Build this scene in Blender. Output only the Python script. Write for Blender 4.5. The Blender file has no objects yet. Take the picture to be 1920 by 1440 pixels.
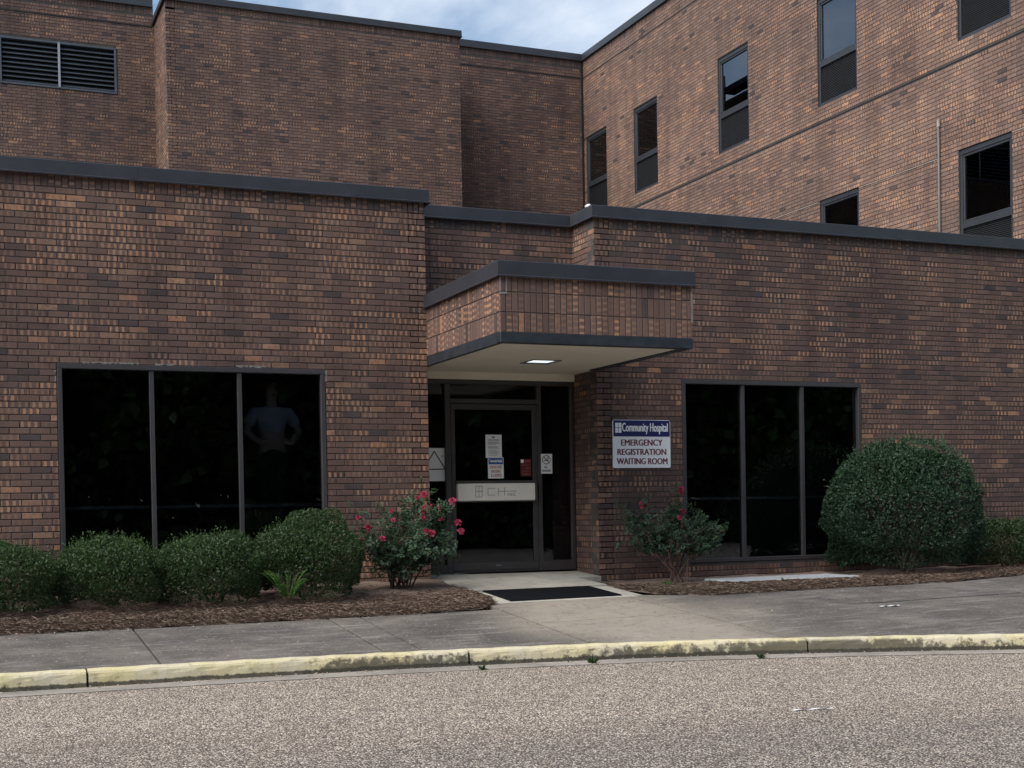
import bpy, math, random
import numpy as np
from mathutils import Vector, Matrix

random.seed(7)
rng = np.random.default_rng(11)
S = bpy.context.scene
COL = S.collection

# ------------------------------------------------------------------ camera
FPX, PCX, PCY = 2516.877, 955.896, 1001.933          # focal length and principal point, in 1920 px wide units
CAM = np.array([0.0, -14.75, 1.30])
YAW, PITCH, ROLL = 0.3969713, -0.01813449, -0.01765874


def basis():
    c, s = math.cos(YAW), math.sin(YAW)
    fwd = np.array([s * math.cos(PITCH), c * math.cos(PITCH), math.sin(PITCH)])
    right = np.array([c, -s, 0.0])
    up = np.cross(right, fwd)
    cr, sr = math.cos(ROLL), math.sin(ROLL)
    return cr * right + sr * up, -sr * right + cr * up, fwd


CR, CU, CF = basis()
cam = bpy.data.cameras.new('camera')
cam.sensor_width = 36.0
cam.lens = FPX / 1920 * 36.0
cam.shift_x = (960 - PCX) / 1920
cam.shift_y = (PCY - 720) / 1920
cam.clip_start, cam.clip_end = 0.1, 3000
camo = bpy.data.objects.new('camera', cam)
COL.objects.link(camo)
m = Matrix.Identity(4)
for i in range(3):
    m[i][0], m[i][1], m[i][2], m[i][3] = CR[i], CU[i], -CF[i], CAM[i]
camo.matrix_world = m
S.camera = camo


def ray(x, y):
    return CF + (x - PCX) / FPX * CR - (y - PCY) / FPX * CU


def onY(x, y, Y):
    d = ray(x, y)
    return CAM + d * ((Y - CAM[1]) / d[1])


# ------------------------------------------------------------------ sky, sun, exposure
SUN_EL, SUN_AZ = math.radians(50), math.radians(-106)    # azimuth measured from +Y towards +X
w = bpy.data.worlds.new('World')
S.world = w
w.use_nodes = True
nt = w.node_tree
nt.nodes.clear()


def N(tree, typ, **kw):
    n = tree.nodes.new(typ)
    for k, v in kw.items():
        if k == 'inp':
            for a, b in v.items():
                n.inputs[a].default_value = b
        else:
            setattr(n, k, v)
    return n


def L(tree, a, b):
    tree.links.new(a, b)


sky = N(nt, 'ShaderNodeTexSky', sky_type='NISHITA', sun_disc=False, sun_elevation=SUN_EL, sun_rotation=SUN_AZ,
        air_density=1.3, dust_density=0.8, ozone_density=2.5, altitude=60)
tc = N(nt, 'ShaderNodeTexCoord')
sep = N(nt, 'ShaderNodeSeparateXYZ')
L(nt, tc.outputs['Generated'], sep.inputs[0])
zz = N(nt, 'ShaderNodeMath', operation='MAXIMUM', inp={1: 0.0})
L(nt, sep.outputs[2], zz.inputs[0])
za = N(nt, 'ShaderNodeMath', operation='ADD', inp={1: 0.22})
L(nt, zz.outputs[0], za.inputs[0])
dv = N(nt, 'ShaderNodeVectorMath', operation='DIVIDE')
L(nt, tc.outputs['Generated'], dv.inputs[0])
L(nt, za.outputs[0], dv.inputs[1])
cn = N(nt, 'ShaderNodeTexNoise', inp={'Scale': 2.1, 'Detail': 9.0, 'Roughness': 0.56, 'Distortion': 0.25})
mp = N(nt, 'ShaderNodeMapping')
mp.inputs['Location'].default_value = (3.3, 1.7, 0.4)
L(nt, dv.outputs[0], mp.inputs[0])
L(nt, mp.outputs[0], cn.inputs['Vector'])
cr = N(nt, 'ShaderNodeValToRGB')
cr.color_ramp.elements[0].position, cr.color_ramp.elements[0].color = 0.45, (0, 0, 0, 1)
cr.color_ramp.elements[1].position, cr.color_ramp.elements[1].color = 0.70, (1, 1, 1, 1)
L(nt, cn.outputs[0], cr.inputs[0])
cmix = N(nt, 'ShaderNodeMix', data_type='RGBA')
cmix.inputs['B'].default_value = (7.4, 7.8, 8.4, 1)
cf = N(nt, 'ShaderNodeMath', operation='MULTIPLY', inp={1: 0.85})
L(nt, cr.outputs[0], cf.inputs[0])
L(nt, cf.outputs[0], cmix.inputs['Factor'])
L(nt, sky.outputs[0], cmix.inputs['A'])
bg = N(nt, 'ShaderNodeBackground', inp={'Strength': 0.050})
L(nt, cmix.outputs['Result'], bg.inputs[0])
wo = N(nt, 'ShaderNodeOutputWorld')
L(nt, bg.outputs[0], wo.inputs[0])

sl = bpy.data.lights.new('sun', 'SUN')
sl.energy = 1.7
sl.angle = math.radians(60)
sl.color = (1.0, 0.93, 0.84)
slo = bpy.data.objects.new('sun', sl)
COL.objects.link(slo)
sd = Vector((math.sin(SUN_AZ) * math.cos(SUN_EL), math.cos(SUN_AZ) * math.cos(SUN_EL), math.sin(SUN_EL)))
slo.rotation_euler = sd.to_track_quat('Z', 'Y').to_euler()
slo.location = (-20, -10, 30)
S.view_settings.view_transform = 'Standard'
S.view_settings.look = 'None'
S.view_settings.gamma = 1.0
S.view_settings.use_curve_mapping = False
S.view_settings.exposure = 1.56
S.cycles.max_bounces = 8
S.cycles.transparent_max_bounces = 12
S.cycles.use_denoising = True
S.cycles.denoiser = 'OPENIMAGEDENOISE'
S.cycles.denoising_input_passes = 'RGB_ALBEDO_NORMAL'


# ------------------------------------------------------------------ materials
def new_mat(name):
    mt = bpy.data.materials.new(name)
    mt.use_nodes = True
    t = mt.node_tree
    b = t.nodes['Principled BSDF']
    return mt, t, b


def mixc(t, fac, a, b, blend='MIX'):
    n = N(t, 'ShaderNodeMix', data_type='RGBA', blend_type=blend)
    for sock, v in (('Factor', fac), ('A', a), ('B', b)):
        if isinstance(v, bpy.types.NodeSocket):
            L(t, v, n.inputs[sock])
        elif isinstance(v, (int, float)):
            n.inputs[sock].default_value = v
        else:
            n.inputs[sock].default_value = (*v, 1)
    return n.outputs['Result']


def mth(t, op, a, b=0.0, c=0.0, clamp=False):
    n = N(t, 'ShaderNodeMath', operation=op, use_clamp=clamp)
    for i, v in enumerate((a, b, c)):
        if isinstance(v, bpy.types.NodeSocket):
            L(t, v, n.inputs[i])
        else:
            n.inputs[i].default_value = v
    return n.outputs[0]


def noise(t, scale, detail=3.0, rough=0.55, vec=None, dist=0.0):
    n = N(t, 'ShaderNodeTexNoise', inp={'Scale': scale, 'Detail': detail, 'Roughness': rough, 'Distortion': dist})
    if vec is None:
        g = N(t, 'ShaderNodeNewGeometry')
        vec = g.outputs['Position']
    L(t, vec, n.inputs['Vector'])
    return n.outputs[0]


def ramp(t, fac, stops):
    n = N(t, 'ShaderNodeValToRGB')
    e = n.color_ramp.elements
    while len(e) < len(stops):
        e.new(0.5)
    for k, (p, c) in enumerate(stops):
        e[k].position = p
        e[k].color = (*c, 1) if len(c) == 3 else c
    L(t, fac, n.inputs[0])
    return n.outputs[0]


def smooth(t, v, a, b):
    n = N(t, 'ShaderNodeMapRange', interpolation_type='SMOOTHSTEP', inp={1: a, 2: b, 3: 0.0, 4: 1.0})
    L(t, v, n.inputs[0])
    return n.outputs[0]


def bump(t, b, h, strength, dist):
    n = N(t, 'ShaderNodeBump', inp={'Strength': strength, 'Distance': dist})
    L(t, h, n.inputs['Height'])
    L(t, n.outputs[0], b.inputs['Normal'])


MAT = {}


def simple(name, col, rough=0.6, var=0.15, vscale=6.0, metal=0.0, spec=0.5, bmp=0.0, bscale=80.0):
    mt, t, b = new_mat(name)
    nz = noise(t, vscale, 4)
    c2 = tuple(c * (1 - var) for c in col)
    c1 = tuple(c * (1 + var) for c in col)
    L(t, ramp(t, nz, [(0.3, c2), (0.7, c1)]), b.inputs['Base Color'])
    b.inputs['Roughness'].default_value = rough
    b.inputs['Metallic'].default_value = metal
    b.inputs['Specular IOR Level'].default_value = spec
    if bmp:
        bump(t, b, noise(t, bscale, 3), bmp, 0.004)
    MAT[name] = mt
    return mt


def brick_mat(name, from_object):
    mt, t, b = new_mat(name)
    if from_object:
        oi = N(t, 'ShaderNodeObjectInfo')
        col, alpha = oi.outputs['Color'], oi.outputs['Alpha']
    else:
        at = N(t, 'ShaderNodeAttribute', attribute_name='brick')
        col, alpha = at.outputs['Color'], at.outputs['Alpha']
    sp = N(t, 'ShaderNodeSeparateColor')
    L(t, col, sp.inputs[0])
    shade, stripe, tan = sp.outputs[0], sp.outputs[1], sp.outputs[2]
    uv = N(t, 'ShaderNodeUVMap', uv_map='UVMap')
    su = N(t, 'ShaderNodeSeparateXYZ')
    L(t, uv.outputs[0], su.inputs[0])
    g = N(t, 'ShaderNodeNewGeometry')
    pos = g.outputs['Position']
    n1 = noise(t, 28.0, 3, 0.6, pos)
    n2 = noise(t, 150.0, 3, 0.65, pos)
    n3 = noise(t, 0.55, 3, 0.5, pos)
    base = ramp(t, shade, [(0.0, (0.070, 0.058, 0.060)), (0.12, (0.090, 0.064, 0.059)), (0.40, (0.128, 0.082, 0.069)),
                           (0.70, (0.164, 0.108, 0.089)), (0.92, (0.200, 0.136, 0.112)), (1.0, (0.225, 0.150, 0.118))])
    # tan bars left by the kiln stacking
    ph = mth(t, 'ADD', mth(t, 'MULTIPLY', su.outputs[0], 3.1), mth(t, 'MULTIPLY', alpha, 5.0))
    ph = mth(t, 'ADD', ph, mth(t, 'MULTIPLY', mth(t, 'SUBTRACT', n1, 0.5), 0.5))
    saw = mth(t, 'PINGPONG', ph, 0.5)
    bars = smooth(t, saw, 0.24, 0.34)
    vv = mth(t, 'PINGPONG', su.outputs[1], 0.5)
    vfade = smooth(t, mth(t, 'ADD', vv, mth(t, 'MULTIPLY', mth(t, 'SUBTRACT', n1, 0.5), 0.5)), -0.05, 0.12)
    m1 = mth(t, 'MULTIPLY', mth(t, 'MULTIPLY', bars, vfade), stripe)
    blot = smooth(t, n1, 0.36, 0.56)
    m2 = mth(t, 'MULTIPLY', tan, mth(t, 'ADD', mth(t, 'MULTIPLY', blot, 0.55), 0.45))
    mk = mth(t, 'MAXIMUM', m1, m2, clamp=True)
    tanc = mixc(t, alpha, (0.47, 0.245, 0.135), (0.40, 0.255, 0.170))
    c = mixc(t, mk, base, tanc)
    # fired-face mottling and soot, with no relation to light
    mot = ramp(t, n2, [(0.25, (0.74, 0.74, 0.75)), (0.55, (1.0, 1.0, 1.0)), (0.8, (1.2, 1.18, 1.16))])
    c = mixc(t, 0.8, c, mot, 'MULTIPLY')
    big = ramp(t, n3, [(0.3, (0.80, 0.80, 0.84)), (0.7, (1.16, 1.13, 1.1))])
    c = mixc(t, 1.0, c, big, 'MULTIPLY')
    mpn = N(t, 'ShaderNodeMapping')
    mpn.inputs['Scale'].default_value = (2.6, 2.6, 0.28)
    L(t, pos, mpn.inputs[0])
    grime = noise(t, 1.0, 5, 0.6, mpn.outputs[0])
    c = mixc(t, 1.0, c, ramp(t, grime, [(0.32, (0.74, 0.73, 0.74)), (0.58, (1.05, 1.04, 1.03))]), 'MULTIPLY')
    L(t, c, b.inputs['Base Color'])
    b.inputs['Roughness'].default_value = 0.82
    b.inputs['Specular IOR Level'].default_value = 0.3
    bump(t, b, n2, 0.5, 0.003)
    MAT[name] = mt


brick_mat('brick_field', False)
brick_mat('brick_single', True)
simple('mortar', (0.058, 0.050, 0.047), 0.95, 0.25, 9.0)
simple('coping_metal', (0.032, 0.034, 0.042), 0.42, 0.20, 2.6, 0.0, 0.5)
simple('band_metal', (0.022, 0.028, 0.036), 0.45, 0.35, 7.0)
simple('bronze_frame', (0.046, 0.044, 0.048), 0.45, 0.10, 4.0)
simple('upper_frame', (0.028, 0.032, 0.040), 0.45, 0.15, 4.0)
simple('door_bronze', (0.050, 0.046, 0.048), 0.4, 0.12, 4.0)
simple('soffit_paint', (0.72, 0.67, 0.57), 0.8, 0.05, 2.0)
simple('roofing', (0.12, 0.12, 0.12), 0.9, 0.2, 3.0)
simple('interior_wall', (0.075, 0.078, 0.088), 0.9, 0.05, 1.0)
simple('joint_dirt', (0.022, 0.019, 0.016), 0.95, 0.4, 20.0)
simple('interior_ledge', (0.36, 0.34, 0.32), 0.7, 0.2, 5.0)
simple('interior_floor', (0.03, 0.028, 0.025), 0.7, 0.1, 1.0)
simple('louver_metal', (0.060, 0.074, 0.094), 0.5, 0.12, 3.0)
simple('louver_mullion', (0.30, 0.33, 0.38), 0.5, 0.1, 3.0)
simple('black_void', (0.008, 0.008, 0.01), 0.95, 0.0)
simple('grille_metal', (0.010, 0.012, 0.016), 0.9, 0.2, 5.0)
simple('galv', (0.19, 0.18, 0.175), 0.5, 0.2, 5.0)
simple('caulk', (0.20, 0.185, 0.175), 0.8, 0.2, 20.0)
simple('pale_joint', (0.30, 0.27, 0.245), 0.85, 0.25, 14.0)
simple('white_sign', (0.86, 0.87, 0.90), 0.45, 0.02, 3.0)
simple('navy_sign', (0.012, 0.018, 0.115), 0.4, 0.06, 3.0)
simple('maroon_ink', (0.16, 0.030, 0.040), 0.5, 0.05, 3.0)
simple('blue_ink', (0.025, 0.11, 0.33), 0.5, 0.05, 3.0)
simple('orange_ink', (0.42, 0.16, 0.07), 0.5, 0.05, 3.0)
simple('black_ink', (0.010, 0.010, 0.014), 0.5, 0.02, 3.0)
simple('grey_ink', (0.18, 0.18, 0.20), 0.6, 0.05, 3.0)
simple('paper', (0.82, 0.83, 0.85), 0.7, 0.03, 3.0)
simple('red_sign', (0.115, 0.012, 0.016), 0.5, 0.10, 8.0)
simple('red_print', (0.26, 0.07, 0.07), 0.5, 0.10, 8.0)
simple('bar_panel', (0.74, 0.71, 0.64), 0.5, 0.05, 5.0)
simple('rubber_mat', (0.007, 0.008, 0.010), 1.0, 0.3, 60.0, spec=0.05, bmp=0.6, bscale=220)
simple('slab_concrete', (0.34, 0.36, 0.38), 0.85, 0.12, 9.0, bmp=0.2)
simple('camera_white', (0.80, 0.80, 0.80), 0.35, 0.02)
simple('bark', (0.085, 0.060, 0.045), 0.9, 0.3, 20.0)
simple('rose_stem', (0.095, 0.060, 0.045), 0.8, 0.3, 20.0)
simple('litter', (0.78, 0.80, 0.84), 0.6, 0.05)
simple('skin', (0.58, 0.38, 0.29), 0.55, 0.05)
simple('shirt_blue', (0.46, 0.50, 0.54), 0.85, 0.08, 12.0)
simple('dark_cloth', (0.02, 0.02, 0.028), 0.9, 0.1, 8.0)
simple('hair_brown', (0.05, 0.03, 0.02), 0.7, 0.2, 30.0)
simple('curtain', (0.10, 0.11, 0.14), 0.9, 0.1, 5.0)
simple('grass_ground', (0.05, 0.075, 0.028), 0.95, 0.35, 3.0)

# lit diffuser of the canopy lamp
mt, t, b = new_mat('lamp_diffuser')
b.inputs['Base Color'].default_value = (0.8, 0.85, 0.9, 1)
b.inputs['Emission Color'].default_value = (0.85, 0.95, 1.0, 1)
b.inputs['Emission Strength'].default_value = 0.36
MAT['lamp_diffuser'] = mt


def glass_mat(name, tint, ior, gcol):
    mt, t, b = new_mat(name)
    t.nodes.remove(b)
    out = t.nodes['Material Output']
    tr = N(t, 'ShaderNodeBsdfTransparent')
    tr.inputs[0].default_value = (*tint, 1)
    gl = N(t, 'ShaderNodeBsdfGlossy', inp={'Roughness': 0.0})
    gl.inputs[0].default_value = (*gcol, 1)
    fr = N(t, 'ShaderNodeFresnel', inp={'IOR': ior})
    mx = N(t, 'ShaderNodeMixShader')
    # very slight waviness of the panes
    bn = N(t, 'ShaderNodeBump', inp={'Strength': 0.03, 'Distance': 0.02})
    L(t, noise(t, 1.4, 1), bn.inputs['Height'])
    L(t, bn.outputs[0], gl.inputs['Normal'])
    L(t, fr.outputs[0], mx.inputs[0])
    L(t, tr.outputs[0], mx.inputs[1])
    L(t, gl.outputs[0], mx.inputs[2])
    L(t, mx.outputs[0], out.inputs[0])
    MAT[name] = mt


glass_mat('tinted_glass', (0.60, 0.63, 0.67), 1.55, (0.9, 0.95, 1.0))
glass_mat('upper_glass', (0.12, 0.13, 0.15), 2.3, (0.85, 0.92, 1.0))

glass_mat('lower_glass', (0.30, 0.32, 0.36), 1.35, (0.85, 0.92, 1.0))


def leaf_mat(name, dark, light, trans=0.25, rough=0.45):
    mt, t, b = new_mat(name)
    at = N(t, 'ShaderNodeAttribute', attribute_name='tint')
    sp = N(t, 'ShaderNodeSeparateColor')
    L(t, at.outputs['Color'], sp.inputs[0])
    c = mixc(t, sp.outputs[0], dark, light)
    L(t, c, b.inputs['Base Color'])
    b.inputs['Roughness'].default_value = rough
    b.inputs['Specular IOR Level'].default_value = 0.28
    tl = N(t, 'ShaderNodeBsdfTranslucent')
    L(t, mixc(t, 0.5, c, (light[0] * 1.3, light[1] * 1.4, light[2])), tl.inputs[0])
    mx = N(t, 'ShaderNodeMixShader', inp={0: trans})
    L(t, b.outputs[0], mx.inputs[1])
    L(t, tl.outputs[0], mx.inputs[2])
    L(t, mx.outputs[0], t.nodes['Material Output'].inputs[0])
    MAT[name] = mt


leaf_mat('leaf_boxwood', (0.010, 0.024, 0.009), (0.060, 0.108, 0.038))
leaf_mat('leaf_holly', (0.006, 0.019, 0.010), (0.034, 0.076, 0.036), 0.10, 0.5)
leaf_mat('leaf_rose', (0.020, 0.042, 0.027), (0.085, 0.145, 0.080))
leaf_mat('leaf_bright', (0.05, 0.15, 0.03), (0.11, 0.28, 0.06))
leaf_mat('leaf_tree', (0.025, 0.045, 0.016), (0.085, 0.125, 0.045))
leaf_mat('petal', (0.24, 0.012, 0.035), (0.44, 0.06, 0.12), 0.15, 0.8)
leaf_mat('straw', (0.12, 0.082, 0.066), (0.55, 0.43, 0.345), 0.0, 0.8)


def concrete_mat(name, dark, light, stain, worn=0.0):
    mt, t, b = new_mat(name)
    n1 = noise(t, 1.3, 6, 0.6)
    n2 = noise(t, 9.0, 5, 0.65)
    n3 = noise(t, 120.0, 2, 0.6)
    c = mixc(t, smooth(t, n1, 0.34, 0.66), dark, light)
    c = mixc(t, mth(t, 'MULTIPLY', smooth(t, n2, 0.5, 0.72), 0.55), c, stain)
    c = mixc(t, 0.55, c, ramp(t, n3, [(0.3, (0.72, 0.72, 0.72)), (0.7, (1.25, 1.25, 1.25))]), 'MULTIPLY')
    L(t, c, b.inputs['Base Color'])
    b.inputs['Roughness'].default_value = 0.9
    b.inputs['Specular IOR Level'].default_value = 0.25
    bump(t, b, n3, 0.35, 0.003)
    MAT[name] = mt


# sidewalk: dark grimy concrete, scuffed pale along the line people walk to the door
mt, t, b = new_mat('walk_dirty')
g = N(t, 'ShaderNodeNewGeometry')
sx = N(t, 'ShaderNodeSeparateXYZ')
L(t, g.outputs['Position'], sx.inputs[0])
n0 = noise(t, 0.8, 5, 0.6)
n1 = noise(t, 1.6, 6, 0.62)
n2 = noise(t, 9.0, 5, 0.65)
n3 = noise(t, 120.0, 2, 0.6)
c = mixc(t, smooth(t, n1, 0.34, 0.66), (0.076, 0.069, 0.064), (0.140, 0.124, 0.110))
wx = mth(t, 'ABSOLUTE', mth(t, 'SUBTRACT', sx.outputs[0], 6.15))
wx = mth(t, 'ADD', wx, mth(t, 'MULTIPLY', mth(t, 'SUBTRACT', n0, 0.5), 3.4))
wm = mth(t, 'SUBTRACT', 1.0, smooth(t, wx, 0.35, 1.55))
c = mixc(t, mth(t, 'MULTIPLY', wm, 0.95), c, mixc(t, n1, (0.205, 0.183, 0.152), (0.32, 0.285, 0.235)))
c = mixc(t, mth(t, 'MULTIPLY', smooth(t, n2, 0.5, 0.74), 0.5), c, (0.062, 0.057, 0.053))
mpn = N(t, 'ShaderNodeMapping')
mpn.inputs['Scale'].default_value = (1.2, 7.0, 1.0)
L(t, g.outputs['Position'], mpn.inputs[0])
scf = noise(t, 1.6, 7, 0.72, mpn.outputs[0])
c = mixc(t, mth(t, 'MULTIPLY', smooth(t, scf, 0.51, 0.66), 0.40), c, (0.30, 0.285, 0.265))
c = mixc(t, mth(t, 'MULTIPLY', smooth(t, noise(t, 40.0, 2, 0.5), 0.63, 0.70), 0.6), c, (0.34, 0.32, 0.30))
c = mixc(t, 0.6, c, ramp(t, n3, [(0.3, (0.70, 0.70, 0.70)), (0.7, (1.28, 1.28, 1.28))]), 'MULTIPLY')
L(t, c, b.inputs['Base Color'])
b.inputs['Roughness'].default_value = 0.9
b.inputs['Specular IOR Level'].default_value = 0.25
bump(t, b, n3, 0.35, 0.003)
MAT['walk_dirty'] = mt
MAT['walk_worn'] = mt
concrete_mat('walk_landing', (0.33, 0.315, 0.275), (0.46, 0.44, 0.385), (0.20, 0.175, 0.14))
concrete_mat('gutter_concrete', (0.20, 0.185, 0.165), (0.30, 0.275, 0.245), (0.12, 0.11, 0.10))

# worn yellow kerb paint with black mould on the lower face
mt, t, b = new_mat('kerb_paint')
g = N(t, 'ShaderNodeNewGeometry')
sx = N(t, 'ShaderNodeSeparateXYZ')
L(t, g.outputs['Position'], sx.inputs[0])
n1 = noise(t, 2.2, 6, 0.65)
n2 = noise(t, 14.0, 6, 0.7)
n3 = noise(t, 0.45, 2)
c = mixc(t, smooth(t, n1, 0.35, 0.65), (0.54, 0.48, 0.27), (0.53, 0.49, 0.37))
c = mixc(t, smooth(t, n2, 0.48, 0.68), c, (0.40, 0.36, 0.23))
hh = mth(t, 'DIVIDE', sx.outputs[2], 0.13)
n4 = noise(t, 0.38, 1)
msk = mth(t, 'ADD', mth(t, 'ADD', mth(t, 'MULTIPLY', n2, 2.6), -0.85), mth(t, 'MULTIPLY', mth(t, 'SUBTRACT', n4, 0.52), 3.4))
blk = mth(t, 'SUBTRACT', 1.0, smooth(t, mth(t, 'ABSOLUTE', mth(t, 'SUBTRACT', sx.outputs[0], 3.35)), 0.25, 1.1))
rgt = smooth(t, sx.outputs[0], 4.6, 5.6)
msk = mth(t, 'ADD', msk, mth(t, 'ADD', mth(t, 'MULTIPLY', blk, 0.62), mth(t, 'MULTIPLY', rgt, 0.22)))
msk = mth(t, 'SUBTRACT', msk, mth(t, 'MULTIPLY', hh, 0.72))
c = mixc(t, mth(t, 'MULTIPLY', mth(t, 'MULTIPLY', smooth(t, msk, 0.0, 0.42), 0.85), mth(t, 'SUBTRACT', 1.0, mth(t, 'MULTIPLY', smooth(t, hh, 0.80, 0.99), 0.8))), c, (0.060, 0.055, 0.042))
foot = mth(t, 'SUBTRACT', mth(t, 'ADD', 0.10, mth(t, 'MULTIPLY', n2, 0.38)), hh)
c = mixc(t, mth(t, 'MULTIPLY', smooth(t, foot, -0.04, 0.06), 0.9), c, (0.040, 0.036, 0.029))
c = mixc(t, 0.5, c, ramp(t, noise(t, 130, 2), [(0.3, (0.75, 0.75, 0.75)), (0.7, (1.2, 1.2, 1.2))]), 'MULTIPLY')
L(t, c, b.inputs['Base Color'])
b.inputs['Roughness'].default_value = 0.85
bump(t, b, n2, 0.4, 0.006)
MAT['kerb_paint'] = mt

# chip-seal street: pale river stones in dark binder
mt, t, b = new_mat('chip_seal')
g = N(t, 'ShaderNodeNewGeometry')
vo = N(t, 'ShaderNodeTexVoronoi', feature='F1', inp={'Scale': 86.0, 'Randomness': 1.0})
L(t, g.outputs['Position'], vo.inputs['Vector'])
sp = N(t, 'ShaderNodeSeparateColor')
L(t, vo.outputs['Color'], sp.inputs[0])
stone = ramp(t, sp.outputs[0], [(0.0, (0.165, 0.130, 0.108)), (0.22, (0.295, 0.245, 0.205)), (0.5, (0.45, 0.40, 0.34)),
                                (0.78, (0.59, 0.54, 0.47)), (1.0, (0.78, 0.745, 0.68))])
mpn = N(t, 'ShaderNodeMapping')
mpn.inputs['Scale'].default_value = (0.22, 0.75, 1.0)
mpn.inputs['Rotation'].default_value = (0, 0, 0.10)
L(t, g.outputs['Position'], mpn.inputs[0])
big = noise(t, 1.0, 5, 0.6, mpn.outputs[0])
mid = noise(t, 6.0, 3, 0.6)
gap = smooth(t, vo.outputs['Distance'], 0.38, 0.55)
c = mixc(t, gap, stone, (0.062, 0.050, 0.045))
miss = mth(t, 'GREATER_THAN', mth(t, 'ADD', sp.outputs[1], mth(t, 'MULTIPLY', big, -0.55)), 0.55)
c = mixc(t, mth(t, 'MULTIPLY', miss, 0.75), c, (0.13, 0.108, 0.098))
c = mixc(t, 1.0, c, ramp(t, mid, [(0.3, (0.86, 0.86, 0.86)), (0.7, (1.14, 1.13, 1.12))]), 'MULTIPLY')
sy = N(t, 'ShaderNodeSeparateXYZ')
L(t, g.outputs['Position'], sy.inputs[0])
trk = mth(t, 'ADD', mth(t, 'ADD', sy.outputs[1], mth(t, 'MULTIPLY', sy.outputs[0], 0.22)), mth(t, 'MULTIPLY', mth(t, 'SUBTRACT', big, 0.5), 3.2))
wear = mth(t, 'SUBTRACT', 1.0, smooth(t, trk, -8.2, -5.6))
c = mixc(t, wear, mixc(t, 1.0, c, (1.30, 1.26, 1.18), 'MULTIPLY'), mixc(t, 1.0, c, (0.95, 0.93, 0.90), 'MULTIPLY'))
L(t, c, b.inputs['Base Color'])
b.inputs['Roughness'].default_value = 0.8
hgt = mth(t, 'SUBTRACT', 1.0, vo.outputs['Distance'])
bump(t, b, hgt, 0.8, 0.008)
MAT['chip_seal'] = mt

# pine-straw bed soil
mt, t, b = new_mat('bed_soil')
c = mixc(t, smooth(t, noise(t, 14, 6, 0.7), 0.35, 0.65), (0.085, 0.062, 0.052), (0.23, 0.170, 0.140))
c = mixc(t, smooth(t, noise(t, 90, 4, 0.7), 0.42, 0.62), c, (0.30, 0.215, 0.165))
L(t, c, b.inputs['Base Color'])
b.inputs['Roughness'].default_value = 0.95
bump(t, b, noise(t, 60, 5, 0.7), 1.0, 0.02)
MAT['bed_soil'] = mt

# ------------------------------------------------------------------ object helpers
ORG = {}                                               # origin of each top-level thing


def link(o, parent=None):
    COL.objects.link(o)
    if parent is not None:
        o.parent = parent
        ORG[o.name] = ORG.get(parent.name, np.zeros(3))
    return o


def thing(name, label, cat, loc=(0, 0, 0), group=None):
    o = bpy.data.objects.new(name, None)
    o.empty_display_size = 0.2
    COL.objects.link(o)
    o.location = loc
    ORG[o.name] = np.array(loc, float)
    o['label'] = label
    o['category'] = cat
    if group:
        o['group'] = group
    return o


def tag(o, label=None, cat=None, kind=None, group=None):
    if label:
        o['label'] = label
    if cat:
        o['category'] = cat
    if kind:
        o['kind'] = kind
    if group:
        o['group'] = group
    return o


def obj(name, V, Fc, mat, parent=None, loc=None, smooth_=False):
    """One mesh object from world-space vertices; stored relative to its thing's base."""
    me = bpy.data.meshes.new(name)
    off = ORG.get(parent.name, np.zeros(3)) if parent is not None else (np.zeros(3) if loc is None else np.array(loc, float))
    V = np.asarray(V, float) - off
    me.from_pydata(V.tolist(), [], Fc if isinstance(Fc, list) else Fc.tolist())
    me.update()
    if smooth_:
        me.shade_smooth()
    me.materials.append(MAT[mat] if isinstance(mat, str) else mat)
    o = bpy.data.objects.new(name, me)
    link(o, parent)
    if parent is None:
        o.location = off
        ORG[o.name] = off
    return o


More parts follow.
